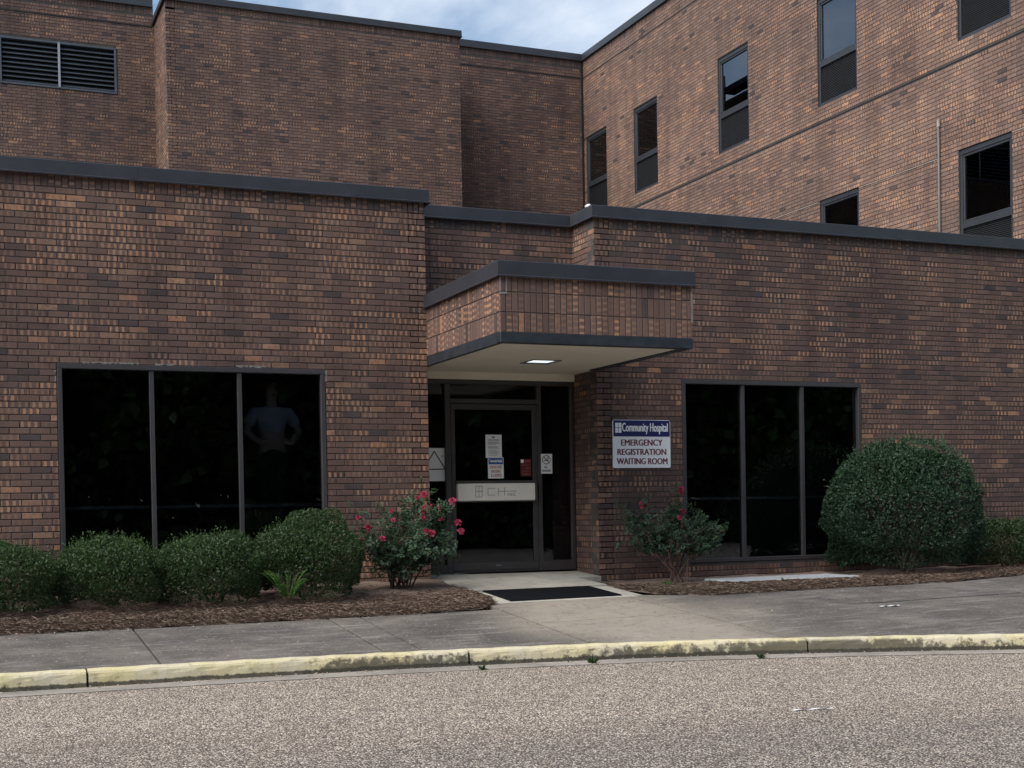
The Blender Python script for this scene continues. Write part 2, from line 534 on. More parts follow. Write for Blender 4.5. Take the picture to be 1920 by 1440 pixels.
class MB:
    def __init__(s):
        s.V, s.F = [], []

    def quad(s, a, b, c, d):
        k = len(s.V)
        s.V += [tuple(a), tuple(b), tuple(c), tuple(d)]
        s.F.append((k, k + 1, k + 2, k + 3))

    def poly(s, pts):
        k = len(s.V)
        s.V += [tuple(p) for p in pts]
        s.F.append(tuple(range(k, k + len(pts))))

    def box(s, x0, x1, y0, y1, z0, z1, bev=0.0):
        if x1 < x0: x0, x1 = x1, x0
        if y1 < y0: y0, y1 = y1, y0
        if z1 < z0: z0, z1 = z1, z0
        k = len(s.V)
        if bev <= 0:
            s.V += [(x0, y0, z0), (x1, y0, z0), (x1, y1, z0), (x0, y1, z0), (x0, y0, z1), (x1, y0, z1), (x1, y1, z1), (x0, y1, z1)]
            s.F += [(k + a, k + b_, k + c_, k + d) for a, b_, c_, d in ((0, 3, 2, 1), (4, 5, 6, 7), (0, 1, 5, 4), (1, 2, 6, 5), (2, 3, 7, 6), (3, 0, 4, 7))]
            return
        import bmesh
        bm = bmesh.new()
        bmesh.ops.create_cube(bm, size=1.0)
        for v in bm.verts:
            v.co.x = x0 if v.co.x < 0 else x1
            v.co.y = y0 if v.co.y < 0 else y1
            v.co.z = z0 if v.co.z < 0 else z1
        bmesh.ops.bevel(bm, geom=bm.edges[:], offset=bev, segments=1, affect='EDGES')
        bm.verts.ensure_lookup_table()
        s.V += [tuple(v.co) for v in bm.verts]
        s.F += [tuple(k + v.index for v in f.verts) for f in bm.faces]
        bm.free()

    def tube(s, pts, radii, n=6):
        pts = [np.array(p, float) for p in pts]
        rings = []
        for i, p in enumerate(pts):
            d = pts[min(i + 1, len(pts) - 1)] - pts[max(i - 1, 0)]
            d = d / (np.linalg.norm(d) + 1e-9)
            a = np.cross(d, (0, 0, 1) if abs(d[2]) < 0.9 else (1, 0, 0))
            a /= np.linalg.norm(a)
            bb = np.cross(d, a)
            k = len(s.V)
            r = radii[i] if hasattr(radii, '__len__') else radii
            for j in range(n):
                th = 2 * math.pi * j / n
                s.V.append(tuple(p + r * (math.cos(th) * a + math.sin(th) * bb)))
            rings.append(k)
        for i in range(len(rings) - 1):
            for j in range(n):
                s.F.append((rings[i] + j, rings[i] + (j + 1) % n, rings[i + 1] + (j + 1) % n, rings[i + 1] + j))
        s.F.append(tuple(rings[-1] + j for j in range(n)))
        s.F.append(tuple(rings[0] + n - 1 - j for j in range(n)))

    def build(s, name, mat, parent=None, loc=None, smooth_=False):
        return obj(name, s.V, s.F, mat, parent, loc, smooth_)


def box(name, mat, parent, *a, bev=0.0):
    mb = MB()
    mb.box(*a, bev=bev)
    return mb.build(name, mat, parent)


# ------------------------------------------------------------------ ground, street, kerb, sidewalk
CURB = np.array([(-40, -4.0), (-10, -3.97), (-3, -3.98), (.34, -4.03), (1.6, -4.07), (2.95, -4.13), (4.02, -4.26), (5.0, -4.40), (5.9, -4.60),
                 (6.89, -4.94), (7.8, -5.30), (8.69, -5.68), (10., -6.33), (12, -7.5), (15, -9.6), (20, -14), (26, -20)])
xs_f = np.linspace(-40, 26, 661)
ys_f = np.interp(xs_f, CURB[:, 0], CURB[:, 1])
for _ in range(3):
    ys_f = np.convolve(np.pad(ys_f, 6, mode='edge'), np.ones(13) / 13, mode='valid')


def Yc(x):
    return np.interp(x, xs_f, ys_f)


def G(x, y):
    c = Yc(x) + 0.15
    return 0.13 + 0.30 * (y - c) / (-0.5 - c)


mb = MB()
mb.quad((-900, -900, -0.06), (900, -900, -0.06), (900, 900, -0.06), (-900, 900, -0.06))
tag(mb.build('ground', 'grass_ground'), kind='structure')

# street sheet follows the gutter line
mb = MB()
xs = np.linspace(-40, 26, 133)
for a, b_ in zip(xs[:-1], xs[1:]):
    mb.quad((a, -26, 0.0), (b_, -26, 0.0), (b_, Yc(b_) - 0.30, 0.0), (a, Yc(a) - 0.30, 0.0))
street = tag(mb.build('street', 'chip_seal'), kind='structure')

mb = MB()
for a, b_ in zip(xs[:-1], xs[1:]):
    ya, yb = Yc(a), Yc(b_)
    mb.quad((a, ya - 0.31, 0.004), (b_, yb - 0.31, 0.004), (b_, yb - 0.29, 0.012), (a, ya - 0.29, 0.012))
    mb.quad((a, ya - 0.29, 0.012), (b_, yb - 0.29, 0.012), (b_, yb + 0.02, 0.002), (a, ya + 0.02, 0.002))
gut = tag(mb.build('gutter', 'gutter_concrete'), kind='structure')

# kerb: base strip (the joint filler) with one segment per cast length
mb = MB()
for a, b_ in zip(xs[:-1], xs[1:]):
    ya, yb = Yc(a) + 0.02, Yc(b_) + 0.02
    mb.quad((a, ya, 0), (b_, yb, 0), (b_, yb, 0.105), (a, ya, 0.105))
    mb.quad((a, ya, 0.105), (b_, yb, 0.105), (b_, yb + 0.12, 0.105), (a, ya + 0.12, 0.105))
kerb = tag(mb.build('kerb', 'black_void'), kind='structure')
joints = [-14.2, -11.2, -8.15, -5.1, -2.08, 0.965, 4.01, 6.91, 9.75, 12.4, 15.0]
PROF = [(0.000, -0.02), (0.006, 0.075), (0.012, 0.105), (0.022, 0.122), (0.042, 0.131), (0.08, 0.133), (0.15, 0.131), (0.15, 0.02)]
for j in range(len(joints) - 1):
    a, b_ = joints[j] + 0.009, joints[j + 1] - 0.009
    xx = np.linspace(a, b_, 26)
    V, Fc = [], []
    for x in xx:
        y = Yc(x)
        for py, pz in PROF:
            jx = 0.0025 * math.sin(x * 23.0 + pz * 60) + 0.002 * math.sin(x * 61 + 1.7)
            V.append((x, y + py + jx * (pz > 0.05), pz + 0.003 * math.sin(x * 17 + 2) * (pz > 0.11)))
    n = len(PROF)
    for i in range(len(xx) - 1):
        for k in range(n - 1):
            Fc.append((i * n + k, (i + 1) * n + k, (i + 1) * n + k + 1, i * n + k + 1))
    Fc.append(tuple(range(n - 1, -1, -1)))
    Fc.append(tuple((len(xx) - 1) * n + k for k in range(n)))
    obj('kerb_segment', V, Fc, 'kerb_paint', kerb, smooth_=False)

# sidewalk sub-base and cast panels
mb = MB()
gx = np.linspace(-20, 16, 145)
for a, b_ in zip(gx[:-1], gx[1:]):
    yy = [Yc((a + b_) / 2) + 0.1, -3.1, -2.0] + ([-1.25] if a > 7.3 else [-0.5, 0.75])
    for y0, y1 in zip(yy[:-1], yy[1:]):
        mb.quad((a, y0, G(a, y0) - 0.05), (b_, y0, G(b_, y0) - 0.05), (b_, y1, G(b_, y1) - 0.05), (a, y1, G(a, y1) - 0.05))
walk = tag(mb.build('sidewalk', 'joint_dirt'), kind='structure')


def panel(x0, x1, f0, f1, mat, dz=0.0, nx=14, ny=6, tilt=0.0):
    V, Fc = [], []
    g_ = 0.010
    xx = np.linspace(x0 + g_, x1 - g_, nx)
    for x in xx:
        ya, yb = (f0(x) if callable(f0) else f0) + g_, (f1(x) if callable(f1) else f1) - g_
        for k in range(ny):
            y = ya + (yb - ya) * k / (ny - 1)
            edge = 0.004 if (k in (0, ny - 1) or x in (xx[0], xx[-1])) else 0.0
            V.append((x, y, G(x, y) + dz - edge + tilt * (x - x0)))
    base = len(V)
    V += [(v[0], v[1], v[2] - 0.08) for v in V[:base]]
    for i in range(nx - 1):
        for k in range(ny - 1):
            p = i * ny + k
            Fc.append((p, p + ny, p + ny + 1, p + 1))
    for i in range(nx - 1):
        for k in (0, ny - 1):
            p = i * ny + k
            q = (p, p + ny, p + ny + base, p + base)
            Fc.append(q if k else q[::-1])
    for k in range(ny - 1):
        for i in (0, nx - 1):
            p = i * ny + k
            q = (p, p + 1, p + 1 + base, p + base)
            Fc.append(q if not i else q[::-1])
    return obj('paving_panel', V, Fc, mat, walk)


kb = lambda x: Yc(x) + 0.152
for a, b_ in ((-9.3, -7.5), (-7.5, -5.7), (-5.7, -3.9), (-3.9, -2.1), (-2.1, -0.28), (-0.28, 1.54), (1.54, 3.36), (3.36, 3.68), (3.68, 5.14)):
    panel(a, b_, kb, -2.14, 'walk_dirty', dz=0.004 * math.sin(a * 3))
panel(5.14, 6.82, kb, -3.1, 'walk_worn', 0.002)
panel(5.14, 6.82, -3.1, -1.80, 'walk_worn', 0.0)
panel(6.82, 8.86, kb, -3.12, 'walk_dirty', 0.003)
panel(6.82, 8.86, -3.12, lambda x: -1.62 - 0.42 * min(1, (x - 6.82) / 0.9), 'walk_dirty', 0.0)
panel(8.86, 10.9, kb, -3.3, 'walk_dirty', -0.003)
panel(8.86, 10.9, -3.3, -2.02, 'walk_dirty', 0.002)
for a, b_ in ((10.9, 13.0), (13.0, 15.1)):
    panel(a, b_, kb, -3.6, 'walk_dirty', 0.0)
    panel(a, b_, -3.6, lambda x: -2.1 + 0.22 * (x - 10.9), 'walk_dirty', 0.0)
panel(5.26, 7.04, -1.80, -0.84, 'walk_landing', 0.0)
panel(5.22, 7.06, -0.84, -0.03, 'walk_landing', 0.012)
panel(5.20, 7.39, -0.03, 0.64, 'walk_landing', 0.010)


# ------------------------------------------------------------------ brick walls
BH, BL, JT = 0.0677, 0.2032, 0.010
PROUD = 0.006
INDIV = []                      # candidate bricks for single objects: (area, wall index, brick row)


def field(u, z, su, sz, seed):
    r = np.random.default_rng(seed)
    Gd = r.random((64, 64))
    a, b_ = u / su % 63, z / sz % 63
    i, j = a.astype(int), b_.astype(int)
    fa, fb = a - i, b_ - j
    return (Gd[i, j] * (1 - fa) + Gd[i + 1, j] * fa) * (1 - fb) + (Gd[i, j + 1] * (1 - fa) + Gd[i + 1, j + 1] * fa) * fb


def lay(U, z0, z1, openings, zref, soldiers, shift=0.0, gaps=(), flush=0.0):
    """Rows of (u0, u1, z0, z1, vertical) for running-bond courses and soldier courses inside a wall region."""
    out = []

    def add(a, b_, c, d, vert):
        segs = [(a, b_)]
        for (o0, o1, p0, p1) in openings:
            if d <= p0 + 0.004 or c >= p1 - 0.004:
                continue
            if c < p0 - 0.030 and d > p0: continue_clip = (c, p0)
            ns = []
            for (s0, s1) in segs:
                if o1 <= s0 or o0 >= s1:
                    ns.append((s0, s1))
                    continue
                if s0 < o0 - 0.012: ns.append((s0, o0 - 0.004))
                if s1 > o1 + 0.012: ns.append((o1 + 0.004, s1))
            segs = ns
        for s0, s1 in segs:
            if s1 - s0 > 0.022 and d - c > 0.012:
                out.append((s0, s1, c, d, vert))

    sol = sorted(soldiers)
    k0 = int(math.floor((z0 - zref) / BH)) - 1
    k1 = int(math.ceil((z1 - zref) / BH)) + 1
    for k in range(k0, k1):
        c, d = zref + k * BH, zref + (k + 1) * BH - JT
        if any(s0 - 0.02 < (c + d) / 2 < s1 for s0, s1 in sol):
            continue
        c2, d2 = max(c, z0), min(d, z1)
        for gz in gaps:
            if c2 < gz + 0.012 and d2 > gz - 0.014:
                if gz < (c + d) / 2: c2 = gz + 0.012
                else: d2 = gz - 0.014
        if d2 - c2 < 0.02:
            continue
        # a course that an opening's head or sill cuts through keeps its cut bricks
        off = shift + (0.5 * BL if k % 2 else 0.0)
        n0 = int(math.floor(-off / BL)) - 1
        for i in range(n0, int(U / BL) + 2):
            a, b_ = off + i * BL, off + (i + 1) * BL - JT
            a, b_ = max(a, 0.0), min(b_, U)
            if b_ - a > 0.02:
                add(a, b_, c2, d2, 0)
    for s0, s1 in sol:
        n = int(round(U / BH))
        for i in range(n + 1):
            a, b_ = i * BH, min((i + 1) * BH - JT, U)
            if b_ - a > 0.02:
                add(a, b_, s0, s1 - JT, 1)
    return np.array(out)


def brick_tints(B, seed, tanp, strp, shade_mu, slatep=0.06):
    r = np.random.default_rng(seed)
    n = len(B)
    uc, zc = (B[:, 0] + B[:, 1]) / 2, (B[:, 2] + B[:, 3]) / 2
    f1 = field(uc + 3 * zc * 0.3, zc, 0.75, 0.22, seed + 1)
    f2 = field(uc - 0.8 * zc, zc, 1.3, 0.5, seed + 2)
    f3 = field(uc, zc, 0.55, 0.11, seed + 3)
    shade = np.clip(shade_mu + 0.10 * r.standard_normal(n) + 0.30 * (f2 - 0.5), 0, 1)
    slate = r.random(n) < slatep * (0.2 + 1.6 * (1 - f1))
    shade = np.where(slate, r.random(n) * 0.12, shade)
    ps = strp * (0.15 + 2.6 * np.clip(f1 - 0.28, 0, 1) * 1.3)
    stripe = np.where(r.random(n) < ps * 1.05, 0.25 + 0.65 * r.random(n) ** 1.3, 0.0)
    faint = r.random(n) < 0.55
    stripe = np.where((stripe == 0) & faint & ~slate, 0.30 * r.random(n), stripe)
    pt = tanp * (0.2 + 2.2 * np.clip(f3 - 0.25, 0, 1) * 1.2)
    half = (B[:, 1] - B[:, 0] < 0.6 * BL) & (B[:, 4] == 0)
    pt = np.where(half, pt + 0.40, pt)
    tan = np.where(r.random(n) < pt * 0.5, 0.25 + 0.5 * r.random(n), 0.0)
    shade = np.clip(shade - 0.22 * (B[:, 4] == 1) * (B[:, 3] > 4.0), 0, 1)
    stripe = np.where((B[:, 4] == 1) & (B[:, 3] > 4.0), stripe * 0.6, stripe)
    return np.stack([shade, stripe, tan, r.random(n)], 1)


QF = np.array([(0, 1, 5, 4), (1, 2, 6, 5), (2, 3, 7, 6), (3, 0, 4, 7), (4, 5, 9, 8), (5, 6, 10, 9), (6, 7, 11, 10), (7, 4, 8, 11), (8, 9, 10, 11)])


def brick_verts(u0, u1, z0, z1, p, back, ch, jit):
    n = len(u0)
    P = np.zeros((n, 12, 3))                                       # (u, z, depth outwards)
    for k, (a, b_) in enumerate(((u0, z0), (u1, z0), (u1, z1), (u0, z1))):
        P[:, k, 0], P[:, k, 1], P[:, k, 2] = a, b_, back
        P[:, k + 4, 0], P[:, k + 4, 1], P[:, k + 4, 2] = a, b_, p - ch
        sa = ch if k in (0, 3) else -ch
        sb = ch if k in (0, 1) else -ch
        P[:, k + 8, 0], P[:, k + 8, 1], P[:, k + 8, 2] = a + sa, b_ + sb, p + jit[:, k]
    return P


def brick_mesh(name, B, tint, origin, ud, nd, parent, seed, jitter=0.0012, far=False):
    r = np.random.default_rng(seed)
    n = len(B)
    p = PROUD + r.normal(0, jitter, n)
    jit = r.normal(0, jitter * 0.6, (n, 4))
    P = brick_verts(B[:, 0], B[:, 1], B[:, 2], B[:, 3], p, -0.012, 0.003, jit)
    W = np.zeros_like(P)
    W[..., 0] = origin[0] + P[..., 0] * ud[0] + P[..., 2] * nd[0]
    W[..., 1] = origin[1] + P[..., 0] * ud[1] + P[..., 2] * nd[1]
    W[..., 2] = P[..., 1]
    Fq = (QF[None] + (np.arange(n) * 12)[:, None, None]).reshape(-1, 4)
    V = W.reshape(-1, 3) - ORG.get(parent.name, np.zeros(3))
    me = bpy.data.meshes.new(name)
    me.vertices.add(len(V))
    me.vertices.foreach_set('co', V.ravel())
    me.loops.add(len(Fq) * 4)
    me.loops.foreach_set('vertex_index', Fq.ravel().astype(np.int32))
    me.polygons.add(len(Fq))
    me.polygons.foreach_set('loop_start', (np.arange(len(Fq)) * 4).astype(np.int32))
    me.update(calc_edges=True)
    uv = me.uv_layers.new(name='UVMap')
    su = (P[..., 0] - B[:, 0, None]) / BL
    sv = (P[..., 1] - B[:, 2, None]) / (BH - JT)
    vert = B[:, 4] == 1
    su2 = np.where(vert[:, None], (P[..., 1] - B[:, 2, None]) / BL, su)
    sv2 = np.where(vert[:, None], (P[..., 0] - B[:, 0, None]) / (BH - JT), sv)
    UV = np.stack([su2.reshape(-1), sv2.reshape(-1)], 1)[Fq.ravel()]
    uv.data.foreach_set('uv', UV.astype(np.float32).ravel())
    at = me.attributes.new('brick', 'FLOAT_COLOR', 'FACE')
    at.data.foreach_set('color', np.repeat(tint, 9, 0).astype(np.float32).ravel())
    me.shade_flat()
    me.materials.append(MAT['brick_field'])
    o = bpy.data.objects.new(name, me)
    link(o, parent)
    return o


SINGLE = {}


def single_mesh(L_, H_, vert, wall_dir):
    key = (round(L_, 4), round(H_, 4), vert, wall_dir)
    if key in SINGLE:
        return SINGLE[key]
    P = brick_verts(np.array([0.0]), np.array([L_]), np.array([0.0]), np.array([H_]), np.array([PROUD]), -0.012, 0.003, np.zeros((1, 4)))[0]
    ud, nd = wall_dir
    V = [(q[0] * ud[0] + q[2] * nd[0], q[0] * ud[1] + q[2] * nd[1], q[1]) for q in P]
    me = bpy.data.meshes.new('brick')
    me.from_pydata(V, [], QF.tolist())
    uv = me.uv_layers.new(name='UVMap')
    for f in me.polygons:
        for li in f.loop_indices:
            q = P[me.loops[li].vertex_index]
            uv.data[li].uv = (q[1] / BL, q[0] / (BH - JT)) if vert else (q[0] / BL, q[1] / (BH - JT))
    me.materials.append(MAT['brick_single'])
    SINGLE[key] = me
    return me


def single_brick(b_, tint, origin, ud, nd, parent):
    me = single_mesh(b_[1] - b_[0], b_[3] - b_[2], int(b_[4]), (ud, nd))
    o = bpy.data.objects.new('brick', me)
    d = random.gauss(0, 0.0012)
    off = ORG.get(parent.name, np.zeros(3))
    o.location = Vector((origin[0] + b_[0] * ud[0] + d * nd[0], origin[1] + b_[0] * ud[1] + d * nd[1], b_[2])) - Vector(off)
    o.color = tuple(float(v) for v in tint)
    link(o, parent)
    return o


def wall(parent, origin, ud, nd, U, z0, z1, openings=(), zref=0.0, soldiers=(), seed=1, tanp=0.10, strp=0.22, mu=0.45, shift=0.0, gaps=(),
         single=None, reveal=0.10, thick=0.20, label=None, name='wall', laybox=None):  # mu: brick tone per wall; raised on tower and wing to paint brighter light
    """Mortar core (with reveals round its openings) as the part, its bricks as children."""
    us = sorted({0.0, U, *[o[0] for o in openings], *[o[1] for o in openings]})
    zs = sorted({z0, z1, *[o[2] for o in openings], *[o[3] for o in openings]})
    us = [u for u in us if 0 <= u <= U]
    zs = [z for z in zs if z0 <= z <= z1]
    mb = MB()

    def W(u, z, d):
        return (origin[0] + u * ud[0] + d * nd[0], origin[1] + u * ud[1] + d * nd[1], z)

    for a, b_ in zip(us[:-1], us[1:]):
        for c, d in zip(zs[:-1], zs[1:]):
            mu_, mz = (a + b_) / 2, (c + d) / 2
            if any(o[0] < mu_ < o[1] and o[2] < mz < o[3] for o in openings):
                continue
            mb.quad(W(a, c, 0), W(b_, c, 0), W(b_, d, 0), W(a, d, 0))
            mb.quad(W(b_, c, -thick), W(a, c, -thick), W(a, d, -thick), W(b_, d, -thick))
    for o in openings:
        a, b_, c, d = o
        a, b_ = max(a, 0), min(b_, U)
        mb.quad(W(a, c, 0), W(a, d, 0), W(a, d, -thick), W(a, c, -thick))
        mb.quad(W(b_, d, 0), W(b_, c, 0), W(b_, c, -thick), W(b_, d, -thick))
        mb.quad(W(a, d, 0), W(b_, d, 0), W(b_, d, -thick), W(a, d, -thick))
        mb.quad(W(b_, c, 0), W(a, c, 0), W(a, c, -thick), W(b_, c, -thick))
    for (a, b_) in ((0, 0), (U, U)):
        mb.quad(W(a, z0, 0), W(a, z1, 0), W(a, z1, -thick), W(a, z0, -thick))
    core = mb.build(name, 'mortar', parent)
    if label:
        core['label'] = label
    B = lay(U, z0, z1, openings, zref, soldiers, shift, gaps)
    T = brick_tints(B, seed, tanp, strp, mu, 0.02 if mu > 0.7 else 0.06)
    keep = np.ones(len(B), bool)
    if single is not None:
        for i in single(B):
            single_brick(B[i], T[i], origin, ud, nd, core)
            keep[i] = False
    bw = brick_mesh('brickwork', B[keep], T[keep], origin, ud, nd, core, seed)
    bw['kind'] = 'stuff'
    return core


HB = thing('hospital_building', 'brown brick hospital with low entrance wing, canopy and taller blocks behind', 'building', (6.3, 0.0, 0.0))
FX, NY = (1.0, 0.0), (0.0, -1.0)          # walls facing the street
FY, NX = (0.0, -1.0), (-1.0, 0.0)         # walls facing left
E_ = PROUD                                 # brick faces stand this far in front of the mortar plane
XL, XR, YR, YW = 5.184, 7.406, 0.707, 0.076
CB, CT = 4.865, 5.018                      # coping bottom and top of the entrance wing
ZW = 2.921                                 # heads of the entrance windows
X0 = -7.0

# entrance wing, left wall
LWN = (1.092, 3.966, 0.55, ZW)


def pick_left(B):
    full = np.where((B[:, 4] == 0) & (np.abs(B[:, 1] - B[:, 0] - (BL - JT)) < 1e-4) & (np.abs(B[:, 3] - B[:, 2] - (BH - JT)) < 1e-4)
                    & (B[:, 0] + X0 > 0.42) & (B[:, 2] > 1.15) & (B[:, 3] < 4.7))[0]
    xw = B[full, 0] + X0
    zc = B[full, 2]
    dist = np.sqrt(xw ** 2 + 14.75 ** 2 + (zc - 1.3) ** 2)
    return full[np.argsort(dist)][:216]


wl = wall(HB, (X0, E_), FX, NY, XL - X0, 0.2, CB + 0.05, [(LWN[0] - X0, LWN[1] - X0, LWN[2], LWN[3])], ZW, [(ZW + 27 * BH, CB + 0.1)], 21, 0.12, 0.38, 0.46,
          shift=(XL - X0) % BL + JT, single=pick_left, label='brick wall left of the entrance with its wide dark window')
wall(HB, (XL - E_, 1.4), (0, -1), (1, 0), 1.4 - E_ , 0.3, CB + 0.05, [], ZW, [(ZW + 27 * BH, CB + 0.1)], 22, 0.2, 0.3, 0.5,
     label='brick return of the left wall facing the door')
# recess wall above the door
wall(HB, (XL - 0.3, YR + E_), FX, NY, XR - XL + 0.6, 2.99, CB + 0.05, [], ZW, [(ZW + 27 * BH, CB + 0.1)], 23, 0.10, 0.16, 0.36, label='brick wall over the entrance door')
# right wall and its return
RWN = (8.607, 11.372, 0.583, ZW)
XEND = 17.5
wall(HB, (XR, YW + E_), FX, NY, XEND - XR, 0.2, CB + 0.05, [(RWN[0] - XR, RWN[1] - XR, RWN[2], RWN[3])], ZW, [(ZW + 27 * BH, CB + 0.1)], 24, 0.07, 0.21, 0.38,
     label='brick wall right of the entrance')
wall(HB, (XR + E_, YR + 0.15), FY, NX, YR + 0.15 - YW - E_, 0.3, CB + 0.05, [], ZW, [(ZW + 27 * BH, CB + 0.1)], 25, 0.22, 0.22, 0.5, label='brick return right of the door')

# upper blocks
UZ = 12.80
band_hi = 12.36
SOL_HI = [(12.64, UZ + 0.1)]
wall(HB, (-7.0, 16.5), FX, NY, 4.571 + 7.0, 4.4, UZ + 0.05, [(1.29 + 7, 3.75 + 7, 10.765, 11.79)], 10.765 - 40 * BH, SOL_HI, 31, 0.05, 0.20, 0.52, gaps=(band_hi,),
     label='upper brick wall with the wide metal louver')
wall(HB, (4.571 + E_, 16.6), FY, NX, 16.6 - 14.75 - E_, 4.4, 12.42, [], 10.765 - 40 * BH, [], 32, 0.10, 0.30, 0.62, label='narrow left side of the projecting brick block')
wall(HB, (4.571, 14.75 + E_), FX, NY, 11.31 - 4.571, 4.4, 12.42, [], 10.765 - 40 * BH, [(12.22, 12.5)], 33, 0.05, 0.22, 0.54, label='projecting upper brick block')
wall(HB, (11.2, 16.5), FX, NY, 15.37 - 11.2, 4.4, UZ + 0.05, [], 10.765 - 40 * BH, SOL_HI, 34, 0.035, 0.10, 0.40, gaps=(band_hi,), label='recessed upper brick wall')
XWG = 15.356
WUP = [(16.35, 15.217), (13.782, 12.635), (9.985, 8.815), (6.46, 5.277), (2.66, 1.478)]
WLO = [(6.446, 5.267), (2.668, 1.481)]
ops = [(16.5 - a, 16.5 - b_, 8.80, 10.81) for a, b_ in WUP] + [(16.5 - a, 16.5 - b_, 5.02, 7.036) for a, b_ in WLO]
band_mid = 8.487
wall(HB, (XWG + E_, 16.5), FY, NX, 16.5 - 0.35, 4.4, UZ + 0.05, ops, band_mid - 30 * BH - 0.028, SOL_HI, 35, 0.07, 0.42, 0.80,
     gaps=(band_hi, band_mid), label='three-storey brick wing running towards the street')
# dark movement joints along the bands and in the inside corner
for args in ((XWG - 0.001, XWG + 0.02, 0.4, 16.49, band_mid - 0.010, band_mid + 0.006), (XWG - 0.001, XWG + 0.02, 0.4, 16.49, band_hi - 0.012, band_hi + 0.008),
             (11.35, 15.34, 16.489, 16.52, band_hi - 0.012, band_hi + 0.008), (-7, 4.55, 16.489, 16.52, band_hi - 0.012, band_hi + 0.008),
             (15.30, 15.345, 16.46, 16.49, 4.5, UZ)):
    box('movement_joint', 'black_void', HB, *args)


def coping(path, zb, zt, out=0.045, name='coping', mat='coping_metal', parent=None, ends=True, back=0.32):
    """Metal coping over a wall top: path of (x, y) along the wall face, outside on the right-hand side of travel."""
    P = [np.array(p, float) for p in path]
    n = len(P)
    off = []
    for i in range(n):
        d0 = P[i] - P[i - 1] if i > 0 else P[1] - P[0]
        d1 = P[i + 1] - P[i] if i < n - 1 else d0
        d0, d1 = d0 / np.linalg.norm(d0), d1 / np.linalg.norm(d1)
        n0, n1 = np.array((d0[1], -d0[0])), np.array((d1[1], -d1[0]))
        mm = (n0 + n1)
        mm = mm / max(1e-6, np.dot(mm, n0))
        off.append(mm)
    prof = [(out - 0.02, zb + 0.004), (out + 0.012, zb - 0.006), (out + 0.014, zb + 0.008), (out, zb + 0.018), (out, zt - 0.006), (out - 0.008, zt), (-back, zt + 0.02), (-back, zb)]
    V, Fc = [], []
    for p, mm in zip(P, off):
        for d, z in prof:
            q = p + mm * d
            V.append((q[0], q[1], z))
    k = len(prof)
    for i in range(n - 1):
        for j in range(k - 1):
            Fc.append((i * k + j, (i + 1) * k + j, (i + 1) * k + j + 1, i * k + j + 1))
    Fc.append(tuple(range(k)))
    Fc.append(tuple((n - 1) * k + j for j in range(k - 1, -1, -1)))
    return obj(name, V, Fc, mat, parent)


coping([(X0, 0), (XL, 0), (XL, 0.66)], CB, CT, parent=HB)
coping([(XL + 0.045, YR), (XR, YR), (XR, YW), (XEND, YW)], CB, CT, parent=HB)
coping([(-7, 16.49), (4.56, 16.49)], UZ, UZ + 0.175, parent=HB)
coping([(4.571, 16.44), (4.571, 14.75), (11.31, 14.75), (11.31, 16.4)], 12.37, 12.515, parent=HB)
coping([(11.36, 16.49), (XWG, 16.49), (XWG, 0.4)], UZ, UZ + 0.175, parent=HB)
for xs_ in (-1.2, 1.85, 4.3):
    box('coping_joint', 'coping_metal', HB, xs_, xs_ + 0.10, -0.0485, -0.0455, CB + 0.022, CT - 0.01)
for xs_ in (8.9, 11.95, 15.0):
    box('coping_joint', 'coping_metal', HB, xs_, xs_ + 0.10, YW - 0.0485, YW - 0.0455, CB + 0.022, CT - 0.01)
for xs_ in (6.6, 9.6):
    box('coping_joint', 'coping_metal', HB, xs_, xs_ + 0.10, 14.75 - 0.0485, 14.75 - 0.0455, 12.395, 12.50)
# hidden-side bodies that carry roofs and close the blocks
box('roof', 'roofing', HB, X0, XL - 0.21, 0.24, 16.4, 4.70, 4.78)
box('roof', 'roofing', HB, XL - 0.2, XEND, 0.95, 14.5, 4.70, 4.78)
box('roof', 'roofing', HB, -7, 4.3, 16.8, 30, 12.60, 12.70)
box('roof', 'roofing', HB, 4.8, 11.1, 15.0, 30, 12.20, 12.28)
box('roof', 'roofing', HB, 11.3, 15.5, 16.8, 30, 12.60, 12.70)
box('roof', 'roofing', HB, XWG + 0.28, 30, 0.4, 30, 12.60, 12.70)

# ---- canopy
CY = -2.240
CZ0, CZ1, CZ2, CZ3 = 2.990, 3.100, 3.652, 3.812
mb = MB()
mb.box(XL + E_ + 0.002, XR - E_ - 0.002, CY + E_, 0.70, CZ1 - 0.05, CZ2 + 0.1)
can = mb.build('canopy', 'mortar', HB)
can['label'] = 'brick-faced canopy with dark metal fascia over the entrance door'
CS = [(CZ1, CZ1 + BL), (CZ1 + BL, CZ1 + 2 * BL), (CZ1 + 2 * BL, CZ2 + 0.03)]


def canopy_face(origin, ud, nd, U, seed, tanp, strp, mu, single):
    B = lay(U, CZ1, CZ1 + 0.0001, [], CZ1 - 10, CS)
    T = brick_tints(B, seed, tanp, strp, mu)
    if single:
        for i in range(len(B)):
            single_brick(B[i], T[i], origin, ud, nd, can)
    else:
        brick_mesh('brickwork', B, T, origin, ud, nd, can, seed)['kind'] = 'stuff'


canopy_face((XL, CY + E_), FX, NY, XR - XL, 41, 0.05, 0.42, 0.48, True)
canopy_face((XL + E_, 0.70), FY, NX, 0.70 - CY, 42, 0.10, 0.45, 0.55, False)
canopy_face((XR - E_, CY), (0, 1), (1, 0), YW - CY - 0.01, 43, 0.10, 0.35, 0.5, False)
coping([(XL, 0.69), (XL, CY), (XR, CY), (XR, YW - 0.06)], CZ2, CZ3, 0.03, 'fascia', parent=can, back=0.5)
mb = MB()
mb.box(XL + 0.52, XR - 0.52, CY + 0.52, 0.66, CZ3 - 0.04, CZ3 + 0.005)
mb.build('canopy_roof', 'roofing', can)
